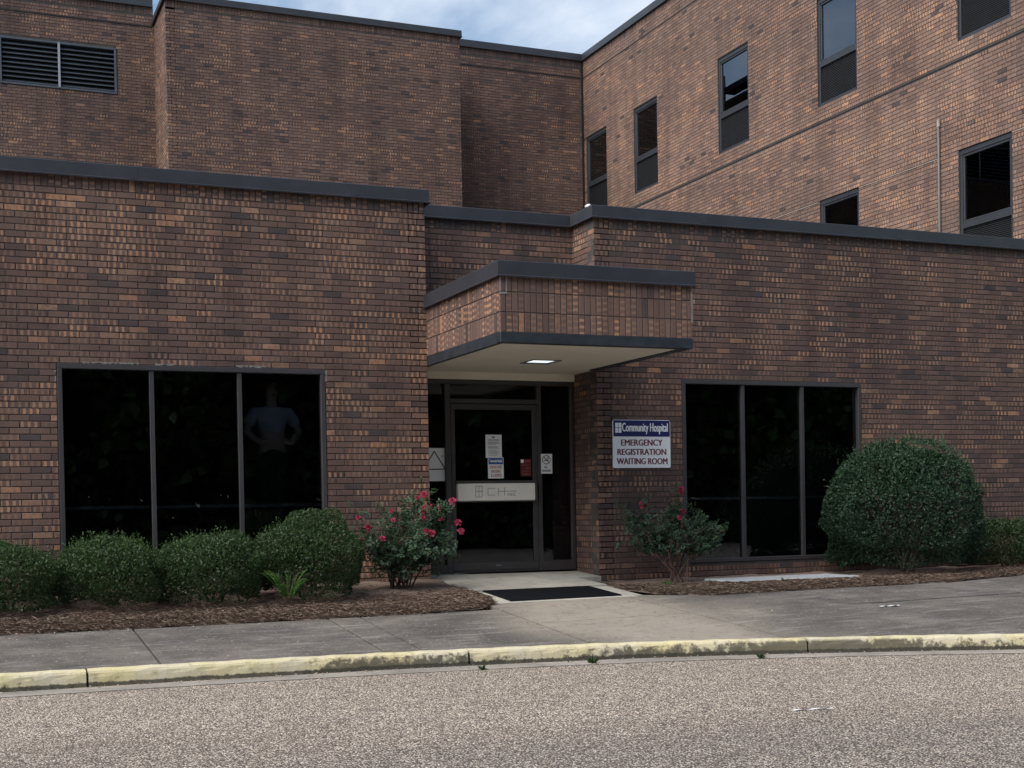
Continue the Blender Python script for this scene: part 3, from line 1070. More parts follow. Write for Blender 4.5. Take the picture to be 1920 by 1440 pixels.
# lower metal band round the soffit
bw_ = 0.10
mb = MB()
mb.box(XL - 0.004, XR + 0.004, CY - 0.004, CY + bw_, CZ0, CZ1, 0.006)
mb.build('fascia_band', 'band_metal', can)
mb = MB()
mb.box(XL - 0.004, XL + 0.05, CY + bw_ + 0.002, 0.69, CZ0, CZ1)
mb.build('fascia_band', 'band_metal', can)
mb = MB()
mb.box(XR - bw_, XR + 0.004, CY + bw_ + 0.002, YW - 0.012, CZ0, CZ1)
mb.build('fascia_band', 'band_metal', can)
LX0, LX1, LY0, LY1 = 6.17, 6.53, -0.80, -0.42
mb = MB()
for a in ((XL + 0.052, LX0, CY + bw_ + 0.002, 0.69), (LX1, XR - bw_ - 0.002, CY + bw_ + 0.002, 0.06), (LX1, XR - 0.012, 0.06, 0.69),
          (LX0, LX1, CY + bw_ + 0.002, LY0), (LX0, LX1, LY1, 0.69)):
    mb.box(a[0], a[1], a[2], a[3], CZ0 + 0.012, CZ0 + 0.035)
sof = mb.build('soffit', 'soffit_paint', can)
sof['label'] = 'cream painted soffit under the canopy'
mb = MB()
mb.box(LX0 + 0.02, LX1 - 0.02, LY0 + 0.02, LY1 - 0.02, CZ0 + 0.020, CZ0 + 0.030)
mb.build('soffit_lamp', 'lamp_diffuser', can)
mb = MB()
for a in ((LX0, LX1, LY0, LY0 + 0.018), (LX0, LX1, LY1 - 0.018, LY1), (LX0, LX0 + 0.018, LY0 + 0.018, LY1 - 0.018), (LX1 - 0.018, LX1, LY0 + 0.018, LY1 - 0.018)):
    mb.box(*a, CZ0 + 0.004, CZ0 + 0.028)
mb.build('lamp_rim', 'band_metal', can)
# sealant left round a corner brick and down the right edge
mb = MB()
for x0, x1, z0, z1 in ((XL - 0.001, XL + 0.012, CZ2 - 0.16, CZ2), (XL + 0.062, XL + 0.078, CZ2 - 0.15, CZ2), (XL - 0.001, XL + 0.078, CZ2 - 0.175, CZ2 - 0.155)):
    mb.box(x0, x1, CY - 0.006, CY + 0.004, z0, z1)
mb.build('sealant', 'caulk', can)
mb = MB()
for k in range(7):
    mb.box(XR - 0.013 + 0.003 * math.sin(k * 2), XR + 0.004, CY - 0.005, CY + 0.01, CZ2 - 0.055 * (k + 1), CZ2 - 0.055 * k)
mb.build('sealant', 'caulk', can)
# cream header between soffit and door frame
box('header', 'soffit_paint', HB, XL, XR - 0.010, YR - 0.035, YR + 0.1, 2.915, CZ0 + 0.012)


# ------------------------------------------------------------------ entrance windows
def frame_rect(mb, x0, x1, z0, z1, y0, y1, wl_, wt, wb):
    mb.box(x0, x1, y0, y1, z1 - wt, z1, 0.004)
    mb.box(x0, x1, y0, y1, z0, z0 + wb, 0.004)
    mb.box(x0, x0 + wl_, y0, y1, z0 + wb, z1 - wt, 0.004)
    mb.box(x1 - wl_, x1, y0, y1, z0 + wb, z1 - wt, 0.004)


def ribbon(win, Yf, mull, label):
    x0, x1, z0, z1 = win
    mb = MB()
    frame_rect(mb, x0 + 0.004, x1 - 0.004, z0 + 0.003, z1 - 0.004, Yf - 0.006, Yf + 0.10, 0.050, 0.055, 0.05)
    o = mb.build('window', 'bronze_frame', HB)
    o['label'] = label
    edges = [x0 + 0.05, *mull, x1 - 0.05]
    for mx in mull:
        box('mullion', 'bronze_frame', o, mx - 0.024, mx + 0.024, Yf + 0.012, Yf + 0.10, z0 + 0.05, z1 - 0.059, bev=0.003)
    for a, b_ in zip(edges[:-1], edges[1:]):
        mb = MB()
        mb.box(a - 0.02, b_ + 0.02, Yf + 0.055, Yf + 0.061, z0 + 0.03, z1 - 0.03)
        mb.build('pane', 'tinted_glass', o)
    return o


ribbon(LWN, 0.0, (2.06, 3.003), 'wide three-pane dark tinted window left of the entrance')
ribbon(RWN, YW, (9.520, 10.436), 'three-pane dark tinted window right of the entrance')
# pale sealant smears along the head of the left window
mb = MB()
rs = np.random.default_rng(77)
for a, b_, zc_ in ((1.33, 1.95, 2.931), (2.10, 2.30, 2.929), (2.95, 3.30, 2.930)):
    n_ = int((b_ - a) / 0.018)
    for k in range(n_):
        if rs.random() < 0.9:
            x_ = a + 0.018 * k
            h_ = 0.008 + 0.016 * rs.random()
            mb.box(x_, x_ + 0.017, -0.0035, 0.006, zc_ - h_ / 2 + 0.004 * rs.normal(), zc_ + h_ / 2)
for xa in (1.076, 3.972):
    for k in range(9):
        if rs.random() < 0.6:
            z_ = 2.90 - 0.02 * k
            mb.box(xa - 0.012 * rs.random(), xa + 0.012, -0.0035, 0.006, z_ - 0.017, z_)
mb.build('sealant', 'caulk', wl)['kind'] = 'stuff'


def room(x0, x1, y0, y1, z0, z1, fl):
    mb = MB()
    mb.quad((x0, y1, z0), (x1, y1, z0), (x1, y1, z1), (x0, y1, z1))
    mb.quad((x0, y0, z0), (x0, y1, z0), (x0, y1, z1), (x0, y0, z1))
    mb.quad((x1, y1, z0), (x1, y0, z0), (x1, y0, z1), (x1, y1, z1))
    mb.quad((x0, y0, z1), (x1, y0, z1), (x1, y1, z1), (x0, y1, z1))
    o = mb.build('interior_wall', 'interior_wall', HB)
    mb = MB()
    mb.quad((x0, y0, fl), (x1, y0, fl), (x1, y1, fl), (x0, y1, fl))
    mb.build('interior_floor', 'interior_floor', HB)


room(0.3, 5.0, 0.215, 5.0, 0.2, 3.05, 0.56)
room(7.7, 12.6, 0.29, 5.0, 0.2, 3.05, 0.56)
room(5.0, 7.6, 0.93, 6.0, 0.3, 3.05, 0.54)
# back ledge seen through the glass at the bottom of both windows
box('window_ledge', 'interior_ledge', HB, 0.4, 4.9, 0.40, 0.47, 1.385, 1.42)
box('window_ledge', 'interior_ledge', HB, 7.8, 12.4, 0.45, 0.52, 1.385, 1.42)

# ------------------------------------------------------------------ entrance door
YD = YR


def PX(x, y=900):
    return float(onY(x, y, YD)[0])


def PZ(y, x=930):
    return float(onY(x, y, YD)[2])


ZB = 0.548
xj0, xj1, xd0, xd1, xj2 = PX(836.5), PX(846.7), PX(847.6), PX(1009), PX(1017)
zt0, zt1 = PZ(757), PZ(750)
mb = MB()
mb.box(XL - 0.25, XR - 0.012, YD, YD + 0.11, 2.86, 2.913, 0.004)                  # head
mb.box(xj0, xj1, YD, YD + 0.11, ZB - 0.02, 2.858, 0.004)
mb.box(xd1 + 0.004, xj2, YD, YD + 0.11, ZB - 0.02, 2.858, 0.004)
mb.box(XR - 0.06, XR - 0.012, YD, YD + 0.11, ZB - 0.02, 2.858, 0.004)
mb.box(xj1 + 0.001, xd1 + 0.003, YD, YD + 0.11, zt0, zt1 + 0.012, 0.004)          # transom bar
mb.box(XL - 0.25, xj0 - 0.001, YD, YD + 0.11, ZB - 0.02, PZ(1056), 0.004)
mb.box(xj2 + 0.001, XR - 0.061, YD, YD + 0.11, ZB - 0.02, PZ(1054), 0.004)
dfr = mb.build('door_frame', 'door_bronze', HB)
for a, b_, c, d in ((XL - 0.25, xj0 + 0.01, PZ(1056) - 0.01, 2.87), (xj2 - 0.01, XR - 0.05, PZ(1054) - 0.01, 2.87), (xj1 - 0.01, xd1 + 0.01, zt1, 2.87)):
    mb = MB()
    mb.box(a, b_, YD + 0.05, YD + 0.056, c, d)
    mb.build('pane', 'tinted_glass', dfr)
mb = MB()
sl0, sr0 = PX(855.5), PX(1000)
mb.box(xd0, xd1, YD + 0.01, YD + 0.055, PZ(768), zt0 - 0.006, 0.004)
mb.box(xd0, xd1, YD + 0.01, YD + 0.055, ZB + 0.008, PZ(1055), 0.004)
mb.box(xd0, sl0, YD + 0.01, YD + 0.055, PZ(1055) + 0.001, PZ(768) - 0.001, 0.004)
mb.box(sr0, xd1, YD + 0.01, YD + 0.055, PZ(1055) + 0.001, PZ(768) - 0.001, 0.004)
door = mb.build('door', 'door_bronze', HB)
door['label'] = 'dark bronze glazed entrance door with a pale push bar'
mb = MB()
mb.box(sl0 - 0.01, sr0 + 0.01, YD + 0.030, YD + 0.036, PZ(1056), PZ(767))
mb.build('pane', 'tinted_glass', door)
zp0, zp1, zp2 = PZ(939), PZ(906.5), PZ(901)
mb = MB()
mb.box(sl0, PX(1001), YD - 0.045, YD + 0.02, zp0, zp1, 0.008)
pb = mb.build('push_bar', 'bar_panel', door)
mb = MB()
mb.box(sl0 - 0.01, PX(1003), YD - 0.035, YD + 0.025, zp1 + 0.001, zp2, 0.003)
mb.box(sl0 - 0.01, PX(1003), YD - 0.035, YD + 0.025, zp0 - 0.014, zp0 - 0.001, 0.003)
mb.box(PX(1001) + 0.002, PX(1005), YD - 0.045, YD + 0.03, zp0 - 0.01, zp1 + 0.03, 0.003)
mb.build('bar_housing', 'door_bronze', door)
box('threshold', 'door_bronze', door, xd0, xd1, YD - 0.03, YD + 0.10, ZB - 0.012, ZB + 0.004)
box('closer_mark', 'galv', door, PX(928), PX(938), YD + 0.006, YD + 0.012, PZ(1061), PZ(1059))


def strips(mb, rects, Y, ctr=None):
    for x0, x1, z0, z1 in rects:
        mb.box(x0, x1, Y - 0.002, Y, z0, z1)


def ppx(x, y, Y):
    p = onY(x, y, Y)
    return float(p[0]), float(p[2])


# push-bar lettering: window emblem, C H with long crossbar, INC
Yl = YD - 0.0455


def lpx(x, y):
    return ppx(x, y, Yl)


def stroke(mb, x0, y0, x1, y1, Y, wd=0.0065):
    a, b_ = np.array(ppx(x0, y0, Y)), np.array(ppx(x1, y1, Y))
    d = b_ - a
    d = d / (np.linalg.norm(d) + 1e-9)
    nn = np.array((-d[1], d[0])) * wd / 2
    mb.poly([(p[0], Y, p[1]) for p in (a - nn, b_ - nn, b_ + nn, a + nn)][::1])
    mb.poly([(p[0], Y - 0.001, p[1]) for p in (a - nn, b_ - nn, b_ + nn, a + nn)])


mb = MB()
for q in ((892, 911.5, 904, 911.5), (904, 911.5, 904, 932), (904, 932, 892, 932), (892, 932, 892, 911.5), (898, 911.5, 898, 932), (892, 921.7, 904, 921.7),
          (915, 915.5, 928, 915.5), (915, 915.5, 915, 928.5), (915, 928.5, 928, 928.5), (934.5, 915, 934.5, 929), (934.5, 921.5, 968, 920.5), (946, 914, 946, 929),
          (953, 924.5, 953, 929.5), (956, 929.5, 956, 924.5), (956, 924.5, 960, 929.5), (960, 929.5, 960, 924.5), (963, 924.5, 967, 924.5), (963, 924.5, 963, 929), (963, 929, 967, 929)):
    stroke(mb, *q, Yl)
mb.build('lettering', 'grey_ink', pb)


def text_mesh(body, bold=0.0):
    cu = bpy.data.curves.new('lettering', 'FONT')
    cu.body = body
    cu.size = 1.0
    cu.extrude = 0.0
    cu.offset = bold
    cu.resolution_u = 3
    o = bpy.data.objects.new('lettering', cu)
    COL.objects.link(o)
    bpy.context.view_layer.update()
    me = bpy.data.meshes.new_from_object(o.evaluated_get(bpy.context.evaluated_depsgraph_get()))
    bpy.data.objects.remove(o)
    bpy.data.curves.remove(cu)
    V = np.array([v.co[:] for v in me.vertices])
    Fc = [tuple(p.vertices) for p in me.polygons]
    bpy.data.meshes.remove(me)
    return V, Fc


def text(body, x0, x1, z0, z1, Y, mat, parent, bold=0.02):
    """Flat lettering fitted to a box; weight comes from three passes laid side by side, each a hair further out."""
    V, Fc = text_mesh(body, 0.0)
    lo, hi = V.min(0), V.max(0)
    e = bold * (z1 - z0)
    VV, FF = [], []
    for k, dx in enumerate((-1, 0, 1)):
        FF += [tuple(i + len(V) * k for i in f) for f in Fc]
        VV.append(np.stack([x0 + e + (V[:, 0] - lo[0]) / (hi[0] - lo[0]) * (x1 - x0 - 2 * e) + dx * e, np.full(len(V), Y - 0.0003 * k),
                            z0 + (V[:, 1] - lo[1]) / (hi[1] - lo[1]) * (z1 - z0)], 1))
    return obj('lettering', np.concatenate(VV), FF, mat, parent)


# ------------------------------------------------------------------ upper windows, louver, conduit
def wing_window(ya, yb, z0, z1, tz, has_grille, glassy=True, curtain=False):
    """Window in the wing wall: ya is the far jamb, yb the near jamb."""
    X = XWG + 0.035
    f = 0.055
    mb = MB()
    for a, b_, c, d in ((yb + 0.004, ya - 0.004, z1 - f - 0.03, z1 - 0.004), (yb + 0.004, ya - 0.004, z0 + 0.004, z0 + f), (yb + 0.004, yb + f, z0 + f, z1 - f - 0.03),
                        (ya - f, ya - 0.004, z0 + f, z1 - f - 0.03), (yb + f, ya - f, tz - 0.05, tz + 0.05)):
        mb.box(X - 0.01, X + 0.08, a, b_, c, d, 0.004)
    o = mb.build('window', 'upper_frame', HB)
    mb = MB()
    for a, b_, c, d in ((yb + f, ya - f, z1 - f - 0.07, z1 - f - 0.031), (yb + f, ya - f, tz + 0.051, tz + 0.085), (yb + f, yb + f + 0.035, tz + 0.086, z1 - f - 0.071),
                        (ya - f - 0.035, ya - f, tz + 0.086, z1 - f - 0.071)):
        mb.box(X + 0.002, X + 0.05, a, b_, c, d, 0.006)
    mb.build('sash', 'upper_frame', o)
    mb = MB()
    mb.box(X + 0.03, X + 0.036, yb + f + 0.02, ya - f - 0.02, tz + 0.07, z1 - f - 0.05)
    mb.build('pane', 'lower_glass' if curtain else 'upper_glass', o)
    mb = MB()
    mb.box(X + 0.05, X + 0.06, yb + f - 0.01, ya - f + 0.01, z0 + f - 0.01, tz - 0.04)
    n = 22
    for k in range(n):
        zz_ = z0 + f + (tz - 0.05 - z0 - f) * (k + 0.5) / n
        h = (tz - 0.05 - z0 - f) / n * 0.5
        mb.box(X + 0.02, X + 0.05, yb + f, ya - f, zz_ - h * 0.5, zz_ + h * 0.5)
    gr = mb.build('grille', 'grille_metal', o)
    mb = MB()
    mb.quad((X + 0.9, ya, z0 - 0.1), (X + 0.9, yb, z0 - 0.1), (X + 0.9, yb, z1 + 0.1), (X + 0.9, ya, z1 + 0.1))
    for c in ((ya, z0 - 0.1, ya, z1 + 0.1), (yb, z0 - 0.1, yb, z1 + 0.1), (ya, z1 + 0.1, yb, z1 + 0.1), (ya, z0 - 0.1, yb, z0 - 0.1)):
        mb.quad((X + 0.16, c[0], c[1]), (X + 0.16, c[2], c[3]), (X + 0.9, c[2], c[3]), (X + 0.9, c[0], c[1]))
    mb.build('room_box', 'interior_wall', o)
    if curtain:
        V, Fc = [], []
        n = 90
        for k in range(n + 1):
            y = yb + (ya - yb) * k / n
            V += [(X + 0.20 + 0.03 * math.sin(k * 0.9) + 0.012 * math.sin(k * 2.3), y, tz), (X + 0.20 + 0.03 * math.sin(k * 0.9 + 0.2), y, z1)]
        for k in range(n):
            Fc.append((2 * k, 2 * k + 2, 2 * k + 3, 2 * k + 1))
        obj('curtain', V, Fc, 'curtain', o, smooth_=True)
    return o


for i, (a, b_) in enumerate(WUP):
    wing_window(a, b_, 8.80, 10.81, 9.58, True)
for i, (a, b_) in enumerate(WLO):
    wing_window(a, b_, 5.02, 7.036, 5.80, True, curtain=True)
# bright pipes seen inside two grilles
for a, b_ in ((5.45, 6.05), (1.75, 2.25)):
    box('vent_tube', 'galv', HB, XWG + 0.078, XWG + 0.084, a, b_, 9.05, 9.075)

# louver
mb = MB()
lx0, lx1, lz0, lz1 = 1.29, 3.75, 10.765, 11.79
for a in ((lx0, lx1, lz1 - 0.045, lz1), (lx0, lx1, lz0, lz0 + 0.045), (lx0, lx0 + 0.045, lz0 + 0.045, lz1 - 0.045), (lx1 - 0.055, lx1, lz0 + 0.045, lz1 - 0.045)):
    mb.box(a[0] + 0.003, a[1] - 0.003, 16.47, 16.62, a[2], a[3], 0.004)
lou = mb.build('louver', 'louver_metal', HB)
lou['label'] = 'wide two-bay metal louver high on the brick wall'
box('louver_mullion', 'louver_mullion', lou, 2.50, 2.545, 16.455, 16.60, lz0 + 0.02, lz1 - 0.02, bev=0.003)
box('louver_back', 'black_void', lou, lx0, lx1, 16.63, 16.64, lz0, lz1)
for (a, b_) in ((lx0 + 0.05, 2.498), (2.547, lx1 - 0.058)):
    for k in range(9):
        zc = lz0 + 0.06 + (lz1 - lz0 - 0.12) * (k + 0.5) / 9
        mb = MB()
        p = [(16.485, zc - 0.045), (16.60, zc + 0.040), (16.605, zc + 0.032), (16.492, zc - 0.054)]
        k0 = 0
        mb.V = [(x, y, z) for x in (a, b_) for y, z in p]
        mb.F = [(0, 1, 5, 4), (1, 2, 6, 5), (2, 3, 7, 6), (3, 0, 4, 7), (0, 3, 2, 1), (4, 5, 6, 7)]
        mb.build('slat', 'louver_metal', lou)

# thin conduit with a pale cap and pale horizontal joint on the wing
mb = MB()
mb.tube([(XWG - 0.035, 3.10, 4.9), (XWG - 0.035, 3.10, 7.52)], 0.018, 8)
cd = mb.build('conduit', 'galv', HB)
cd['label'] = 'thin grey conduit rising up the right wing wall'
mb = MB()
mb.box(XWG - 0.055, XWG - 0.012, 3.075, 3.125, 7.52, 7.65, 0.008)
mb.build('conduit_cap', 'pale_joint', cd)
mb = MB()
for a, b_ in ((0.5, 1.47), (3.12, 5.25), (6.5, 8.1), (8.5, 9.4)):
    mb.box(XWG - 0.0095, XWG + 0.004, a, b_, 7.008, 7.019)
mb.build('pale_joint', 'pale_joint', HB)

# small security camera on the coping corner
sc = thing('security_camera', 'small white security camera at the coping corner above the canopy', 'camera', (7.39, 0.16, 5.02))
mb = MB()
mb.tube([(7.385, 0.24, 5.035), (7.375, 0.13, 5.025)], [0.020, 0.022], 10)
mb.build('camera_body', 'camera_white', sc, smooth_=True)
mb = MB()
mb.box(7.37, 7.40, 0.17, 0.20, 5.012, 5.036)
mb.build('bracket', 'black_ink', sc)

# ------------------------------------------------------------------ signs
sg = thing('wall_sign', 'white and navy hospital sign on brick wall reading EMERGENCY REGISTRATION WAITING ROOM', 'sign', (8.015, YW, 1.80))
sx0, sx1, sz0, sz1 = 7.612, 8.421, 1.797, 2.393
mb = MB()
rc = 0.02
out = []
for cx_, cz_, a0 in ((sx1 - rc, sz0 + rc, -90), (sx1 - rc, sz1 - rc, 0), (sx0 + rc, sz1 - rc, 90), (sx0 + rc, sz0 + rc, 180)):
    for k in range(5):
        an = math.radians(a0 + 22.5 * k)
        out.append((cx_ + rc * math.cos(an), cz_ + rc * math.sin(an)))
mb.poly([(x, YW - 0.018, z) for x, z in out])
mb.poly([(x, YW - 0.002, z) for x, z in out][::-1])
for i in range(len(out)):
    (xa, za), (xb, zb) = out[i], out[(i + 1) % len(out)]
    mb.quad((xa, YW - 0.018, za), (xa, YW - 0.002, za), (xb, YW - 0.002, zb), (xb, YW - 0.018, zb))
mb.build('panel', 'white_sign', sg)
hd = box('header', 'navy_sign', sg, sx0 + 0.008, sx1 - 0.008, YW - 0.021, YW - 0.0182, 2.187, sz1 - 0.006)
sgx = lambda f_: sx0 + f_ * (sx1 - sx0)
text('Community Hospital', sgx(0.155), sgx(0.955), 2.215, 2.355, YW - 0.0225, 'white_sign', hd, 0.022)
mb = MB()
ex0, ex1, ez0, ez1 = sgx(0.04), sgx(0.145), 2.232, 2.355
for a, b_ in ((ex0, (ex0 + ex1) / 2 - 0.003), ((ex0 + ex1) / 2 + 0.003, ex1)):
    for c, d in ((ez0, (ez0 + ez1) / 2 - 0.003), ((ez0 + ez1) / 2 + 0.003, ez1)):
        mb.box(a, b_, YW - 0.0235, YW - 0.0212, c, d)
mb.build('emblem', 'white_sign', hd)
text('EMERGENCY', sgx(0.135), sgx(0.862), 2.073, 2.150, YW - 0.0195, 'maroon_ink', sg, 0.055)
text('REGISTRATION', sgx(0.07), sgx(0.925), 1.957, 2.034, YW - 0.0195, 'maroon_ink', sg, 0.055)
text('WAITING ROOM', sgx(0.055), sgx(0.945), 1.841, 1.918, YW - 0.0195, 'maroon_ink', sg, 0.055)


def sheet(name, mat, px0, px1, py0, py1, Y, label, cat, th=0.003):
    x0, z1 = ppx(px0, py0, Y)
    x1, z0 = ppx(px1, py1, Y)
    o = thing(name, label, cat, ((x0 + x1) / 2, Y, z0))
    box('sheet', mat, o, x0, x1, Y - th, Y - 0.0005, z0, z1)
    return o, x0, x1, z0, z1


YG = YD + 0.030
o, x0, x1, z0, z1 = sheet('notice', 'paper', 910, 941, 815, 858.5, YG, 'white printed paper notice taped high on the entrance door glass', 'notice')
mb = MB()
W_, H_ = x1 - x0, z1 - z0
strips(mb, [(x0 + .40 * W_, x0 + .56 * W_, z0 + .86 * H_, z0 + .92 * H_)], YG - 0.0032)
mb.build('crest', 'black_ink', o)
mb = MB()
strips(mb, [(x0 + .17 * W_, x0 + .83 * W_, z0 + .755 * H_, z0 + .79 * H_)], YG - 0.0032)
r = np.random.default_rng(4)
for k, zf in enumerate((.68, .645, .61, .575, .48, .445, .41, .33, .28, .22, .17, .10)):
    a = .14 if k < 7 else .24
    strips(mb, [(x0 + a * W_, x0 + (.62 + .25 * r.random()) * W_, z0 + zf * H_, z0 + (zf + .014) * H_)], YG - 0.0032)
strips(mb, [(x0 + .19 * W_, x0 + .20 * W_, z0 + .07 * H_, z0 + .35 * H_)], YG - 0.0032)
mb.build('print', 'grey_ink', o)

Y2 = YG - 0.004
o, x0, x1, z0, z1 = sheet('door_sign', 'paper', 914.5, 944.5, 857.5, 897, Y2, 'white sign with blue header on the door glass reading SMOKE FREE BUILDING', 'sign')
W_, H_ = x1 - x0, z1 - z0
mb = MB()
strips(mb, [(x0 + .04 * W_, x1 - .04 * W_, z0 + .67 * H_, z1 - .03 * H_)], Y2 - 0.003)
hdr = mb.build('header', 'blue_ink', o)
text('Community Hospital', x0 + .10 * W_, x1 - .10 * W_, z0 + .73 * H_, z0 + .90 * H_, Y2 - 0.0062, 'white_sign', hdr, 0.03)
text('SMOKE FREE', x0 + .10 * W_, x1 - .10 * W_, z0 + .47 * H_, z0 + .61 * H_, Y2 - 0.0042, 'orange_ink', o, 0.02)
text('BUILDING', x0 + .20 * W_, x1 - .20 * W_, z0 + .275 * H_, z0 + .415 * H_, Y2 - 0.0042, 'orange_ink', o, 0.02)
text('& CAMPUS', x0 + .18 * W_, x1 - .14 * W_, z0 + .08 * H_, z0 + .22 * H_, Y2 - 0.0042, 'orange_ink', o, 0.02)

o, x0, x1, z0, z1 = sheet('red_notice', 'red_sign', 975.5, 996, 860.5, 893, YG, 'small dark red notice on the right of the entrance door glass', 'notice')
W_, H_ = x1 - x0, z1 - z0
mb = MB()
strips(mb, [(x0 + .03 * W_, x0 + .30 * W_, z0 + .78 * H_, z0 + .96 * H_)], YG - 0.0032)
mb.build('label_patch', 'white_sign', o)
mb = MB()
strips(mb, [(x0 + .38 * W_, x0 + .9 * W_, z0 + .83 * H_, z0 + .90 * H_), (x0 + .15 * W_, x0 + .85 * W_, z0 + .62 * H_, z0 + .66 * H_), (x0 + .45 * W_, x0 + .85 * W_, z0 + .42 * H_, z0 + .50 * H_),
            (x0 + .2 * W_, x0 + .85 * W_, z0 + .28 * H_, z0 + .32 * H_), (x0 + .15 * W_, x0 + .8 * W_, z0 + .08 * H_, z0 + .17 * H_)], YG - 0.0032)
mb.build('print', 'red_print', o)

YG2 = YD + 0.05
o, x0, x1, z0, z1 = sheet('no_smoking_sign', 'paper', 1014, 1035.5, 851, 888, YD - 0.001, 'small white NO SMOKING sign beside the entrance door', 'sign')
W_, H_ = x1 - x0, z1 - z0
Yn = YD - 0.0045
cxn, czn, rn = (x0 + x1) / 2 - .02 * W_, z0 + .70 * H_, .37 * W_
mb = MB()
for k in range(28):
    a, b_ = 2 * math.pi * k / 28, 2 * math.pi * (k + 1) / 28
    mb.quad(*[(cxn + r_ * math.cos(t_), Yn, czn + r_ * math.sin(t_)) for r_, t_ in ((rn * .86, a), (rn, a), (rn, b_), (rn * .86, b_))])


def bar(mb, xa, za, xb, zb, wd, Y):
    d = np.array((xb - xa, zb - za))
    d = d / np.linalg.norm(d)
    nn = np.array((-d[1], d[0])) * wd / 2
    mb.quad((xa - nn[0], Y, za - nn[1]), (xb - nn[0], Y, zb - nn[1]), (xb + nn[0], Y, zb + nn[1]), (xa + nn[0], Y, za + nn[1]))


bar(mb, cxn - rn * .66, czn + rn * .66, cxn + rn * .66, czn - rn * .66, rn * .16, Yn - 0.0004)
bar(mb, cxn - rn * .62, czn - rn * .12, cxn + rn * .45, czn - rn * .12, rn * .18, Yn - 0.0008)
for q in ((.1, .1, .35, .3), (.35, .3, .15, .5), (.15, .5, .4, .7), (.3, 0.0, .6, .25), (.6, .25, .45, .5)):
    bar(mb, cxn + rn * q[0], czn + rn * q[1], cxn + rn * q[2], czn + rn * q[3], rn * .09, Yn - 0.0012)
mb.build('symbol', 'black_ink', o)
text('NO', x0 + .30 * W_, x0 + .56 * W_, z0 + .27 * H_, z0 + .37 * H_, Yn, 'black_ink', o, 0.03)
text('SMOKING', x0 + .08 * W_, x0 + .90 * W_, z0 + .09 * H_, z0 + .20 * H_, Yn, 'black_ink', o, 0.03)

o, x0, x1, z0, z1 = sheet('triangle_sign', 'paper', 791, 837, 840, 902, YG2 - 0.002, 'white poster with a black triangle in the left sidelight of the door', 'poster')
mb = MB()
tri = [(814.2, 846), (834.5, 879.5), (794, 880.5)]
for i in range(3):
    a, b_ = tri[i], tri[(i + 1) % 3]
    pa, pb_ = ppx(*a, YG2 - 0.0055), ppx(*b_, YG2 - 0.0055)
    bar(mb, pa[0], pa[1], pb_[0], pb_[1], 0.014, YG2 - 0.0055 - 0.0003 * i)
mb.build('triangle', 'black_ink', o)
mb = MB()
pa = ppx(830, 855.5, YG2 - 0.0055)
mb.box(pa[0] - 0.012, pa[0], YG2 - 0.006, YG2 - 0.0053, pa[1] - 0.012, pa[1] + 0.012)
mb.build('print', 'grey_ink', o)

# ------------------------------------------------------------------ door mat, slab, litter
mt_ = thing('door_mat', 'black rubber mat on the pale concrete before the entrance door', 'mat', (6.1, -1.3, 0.37))
V, Fc = [], []
for i in range(9):
    for k in range(5):
        x, y = 5.475 + 1.30 * i / 8, -1.70 + 0.80 * k / 4
        V.append((x, y, G(x, y) + 0.014))
for i in range(8):
    for k in range(4):
        p = i * 5 + k
        Fc.append((p, p + 5, p + 6, p + 1))
n0 = len(V)
ring = [i * 5 for i in range(9)] + [40 + k for k in range(1, 5)] + [i * 5 + 4 for i in range(7, -1, -1)] + [k for k in range(3, 0, -1)]
for q in ring:
    V.append((V[q][0] + (0.012 if V[q][0] > 6.1 else -0.012), V[q][1] + (0.012 if V[q][1] > -1.3 else -0.012), V[q][2] - 0.013))
for i in range(len(ring)):
    j = (i + 1) % len(ring)
    Fc.append((ring[i], n0 + i, n0 + j, ring[j]))
obj('mat_sheet', V, Fc, 'rubber_mat', mt_)

sb = thing('concrete_slab', 'flat grey concrete slab on the mulch below the right window', 'slab', (9.25, -1.2, 0.38))
mb = MB()
mb.box(8.36, 10.14, -1.47, -0.80, 0.30, 0.437, 0.015)
mb.build('slab', 'slab_concrete', sb)


def scrap(x, y, L_, W_, ang, label, z=None):
    zb = (G(x, y) if y > Yc(x) + 0.1 else 0.0) + 0.004 if z is None else z
    o = thing('litter_scrap', label, 'litter', (x, y, zb))
    c, s = math.cos(ang), math.sin(ang)
    V, Fc = [], []
    for i in range(7):
        u = (i / 6 - 0.5) * L_
        for v in (-0.5, 0.5):
            ww = W_ * (0.6 + 0.4 * math.sin(i * 1.9))
            V.append((x + c * u - s * v * ww, y + s * u + c * v * ww, zb + 0.004 + 0.004 * math.sin(i * 2.1 + v)))
    n = len(V)
    V += [(p[0], p[1], p[2] - 0.003) for p in V]
    for i in range(6):
        Fc.append((2 * i, 2 * i + 2, 2 * i + 3, 2 * i + 1))
        Fc.append((n + 2 * i, n + 2 * i + 1, n + 2 * i + 3, n + 2 * i + 2))
    obj('strip', V, Fc, 'litter', o)
    return o


scrap(5.03, -7.67, 0.27, 0.022, -0.15, 'long white strip of litter on the street at right')
scrap(8.86, -3.62, 0.26, 0.06, 0.1, 'pale flat scrap lying on the sidewalk near the big shrub')
scrap(4.10, -2.02, 0.06, 0.04, 0.6, 'small white scrap in the pine straw below the left roses')


